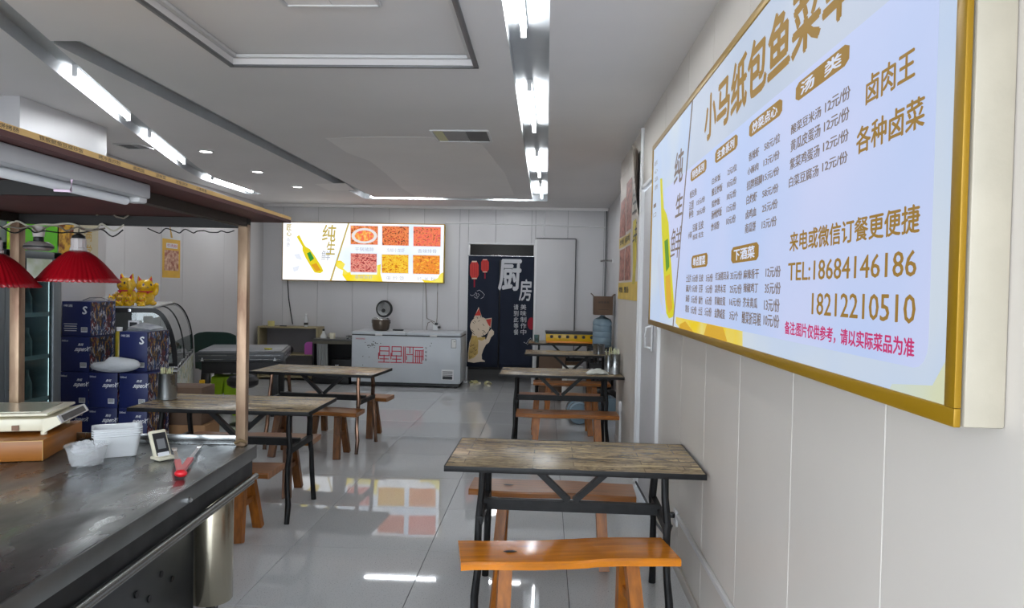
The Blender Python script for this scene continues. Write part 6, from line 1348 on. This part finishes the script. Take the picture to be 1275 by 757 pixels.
# round tub
t = thing('round_tub', 'round translucent plastic tub in front on the counter', 'tub', (-1.925, 2.955, ZT)); t.scale = (1.12, 1.12, 1.08)
q = MB(); q.lathe([(0, 0.001), (0.052, 0.001), (0.056, 0.006), (0.070, 0.070), (0.074, 0.072), (0.077, 0.078), (0.074, 0.079), (0.068, 0.072), (0.054, 0.009), (0, 0.004)], seg=40); q.build('tub_body', M['clearplastic'], t)
def rtub(label, loc, rz, m, hh=0.10):
    t = thing('food_container', label, 'container', loc, rz, 'rectangular food containers'); q = MB()
    def ring(w, d, z, n=5, r=0.02):
        out = []
        for sx, sy, a0 in ((1, 1, 0), (-1, 1, 90), (-1, -1, 180), (1, -1, 270)):
            for k in range(n): a = R(a0 + 90 * k / (n - 1)); out.append((sx * (w / 2 - r) + r * math.cos(a), sy * (d / 2 - r) + r * math.sin(a), z))
        return out
    lv = [ring(0.155, 0.10, 0.001), ring(0.185, 0.125, hh), ring(0.200, 0.138, hh + 0.003), ring(0.200, 0.138, hh + 0.008), ring(0.182, 0.122, hh + 0.006), ring(0.150, 0.096, 0.005)]
    vs = [[q.bm.verts.new(p) for p in l] for l in lv]
    for A, B in zip(vs, vs[1:]):
        n = len(A)
        for k in range(n): q.bm.faces.new((A[k], A[(k + 1) % n], B[(k + 1) % n], B[k]))
    q.bm.faces.new(vs[0]); q.bm.faces.new(vs[-1]); q.build('container_body', m, t); return t
cl_ = (-1.90, 3.13)
for k in range(4): rtub('%s white container of the nested stack behind the round tub' % ('outermost lowest', 'second', 'third', 'innermost topmost')[k], (cl_[0], cl_[1], ZT + 0.010 * k), R(32), M['milky'], 0.092)
q = MB(); rr = random.Random(2); q.ball((0, 0, 0.035), (0.05, 0.045, 0.035), 14)
for v in q.bm.verts: v.co += Vector((rr.uniform(-1, 1), rr.uniform(-1, 1), rr.uniform(-1, 1))) * 0.007; v.co.z = max(v.co.z, 0)
o = q.build('tissue_wad', M['bag'], None, (-2.03, 3.09, ZT)); tag(o, 'crumpled white tissue between the wooden box and the round tub', 'tissue')
# payment stand (blank)
t = thing('payment_stand', 'small leaning white payment stand with a dark blank panel', 'stand', (-1.665, 3.085, ZT), R(-30)); MT = Matrix.Rotation(R(-24), 4, 'Y')
q = MB(); q.box((0, 0, 0.068), (0.022, 0.075, 0.125), bev=0.006, mtx=MT); q.box((0.0, 0, 0.008), (0.075, 0.078, 0.014), bev=0.005); q.build('stand_body', M['cream'], t)
q = MB(); q.box((0.0118, 0, 0.066), (0.0015, 0.060, 0.10), mtx=MT); q.build('dark_panel', M['blackp'], t)
q = MB(); q.box((0.0130, 0, 0.066), (0.0015, 0.036, 0.045), mtx=MT); q.build('grey_field', mat('field_grey', srgb(120, 122, 124), 0.5), t)
q = MB(); q.box((0.0130, 0, 0.019), (0.0015, 0.052, 0.018), mtx=MT); q.build('white_caption', M['ink_white'], t)
# tongs
t = thing('kitchen_tongs', 'red-handled metal tongs lying open on the counter', 'tongs', (-1.440, 2.80, ZT))
for (ex, ey) in ((-0.245, 0.42), (-0.165, 0.50)):
    d = Vector((ex, ey, 0)); 
    q = MB(); q.bar(Vector((0, 0, 0.018)) + d * 0.03, Vector((0, 0, 0.016)) + d * 0.48, 0.024, 0.013); q.build('grip', M['redrubber'], t)
    q = MB(); q.bar(Vector((0, 0, 0.016)) + d * 0.40, Vector((0, 0, 0.012)) + d * 0.97, 0.016, 0.005); q.bar(Vector((0, 0, 0.012)) + d * 0.93, Vector((0, 0, 0.012)) + d * 1.04, 0.024, 0.008); q.build('arm', M['chrome'], t)
q = MB(); q.ball((0.004, -0.004, 0.018), (0.026, 0.02, 0.016), 14); q.build('hinge', M['redrubber'], t)

# fine print that nobody would pick apart stays one part
for o in COL.objects:
    if o.parent and o.name.split('.')[0] in ('lettering', 'gold_lettering', 'grey_lettering', 'white_print', 'dark_marks', 'corner_marks', 'edge_lettering', 'white_lettering', 'cat_line_print', 'red_characters', 'front_marks', 'bars', 'face_paint', 'slats', 'bolt', 'trim_strip', 'inner_ears'):
        o['kind'] = 'stuff'
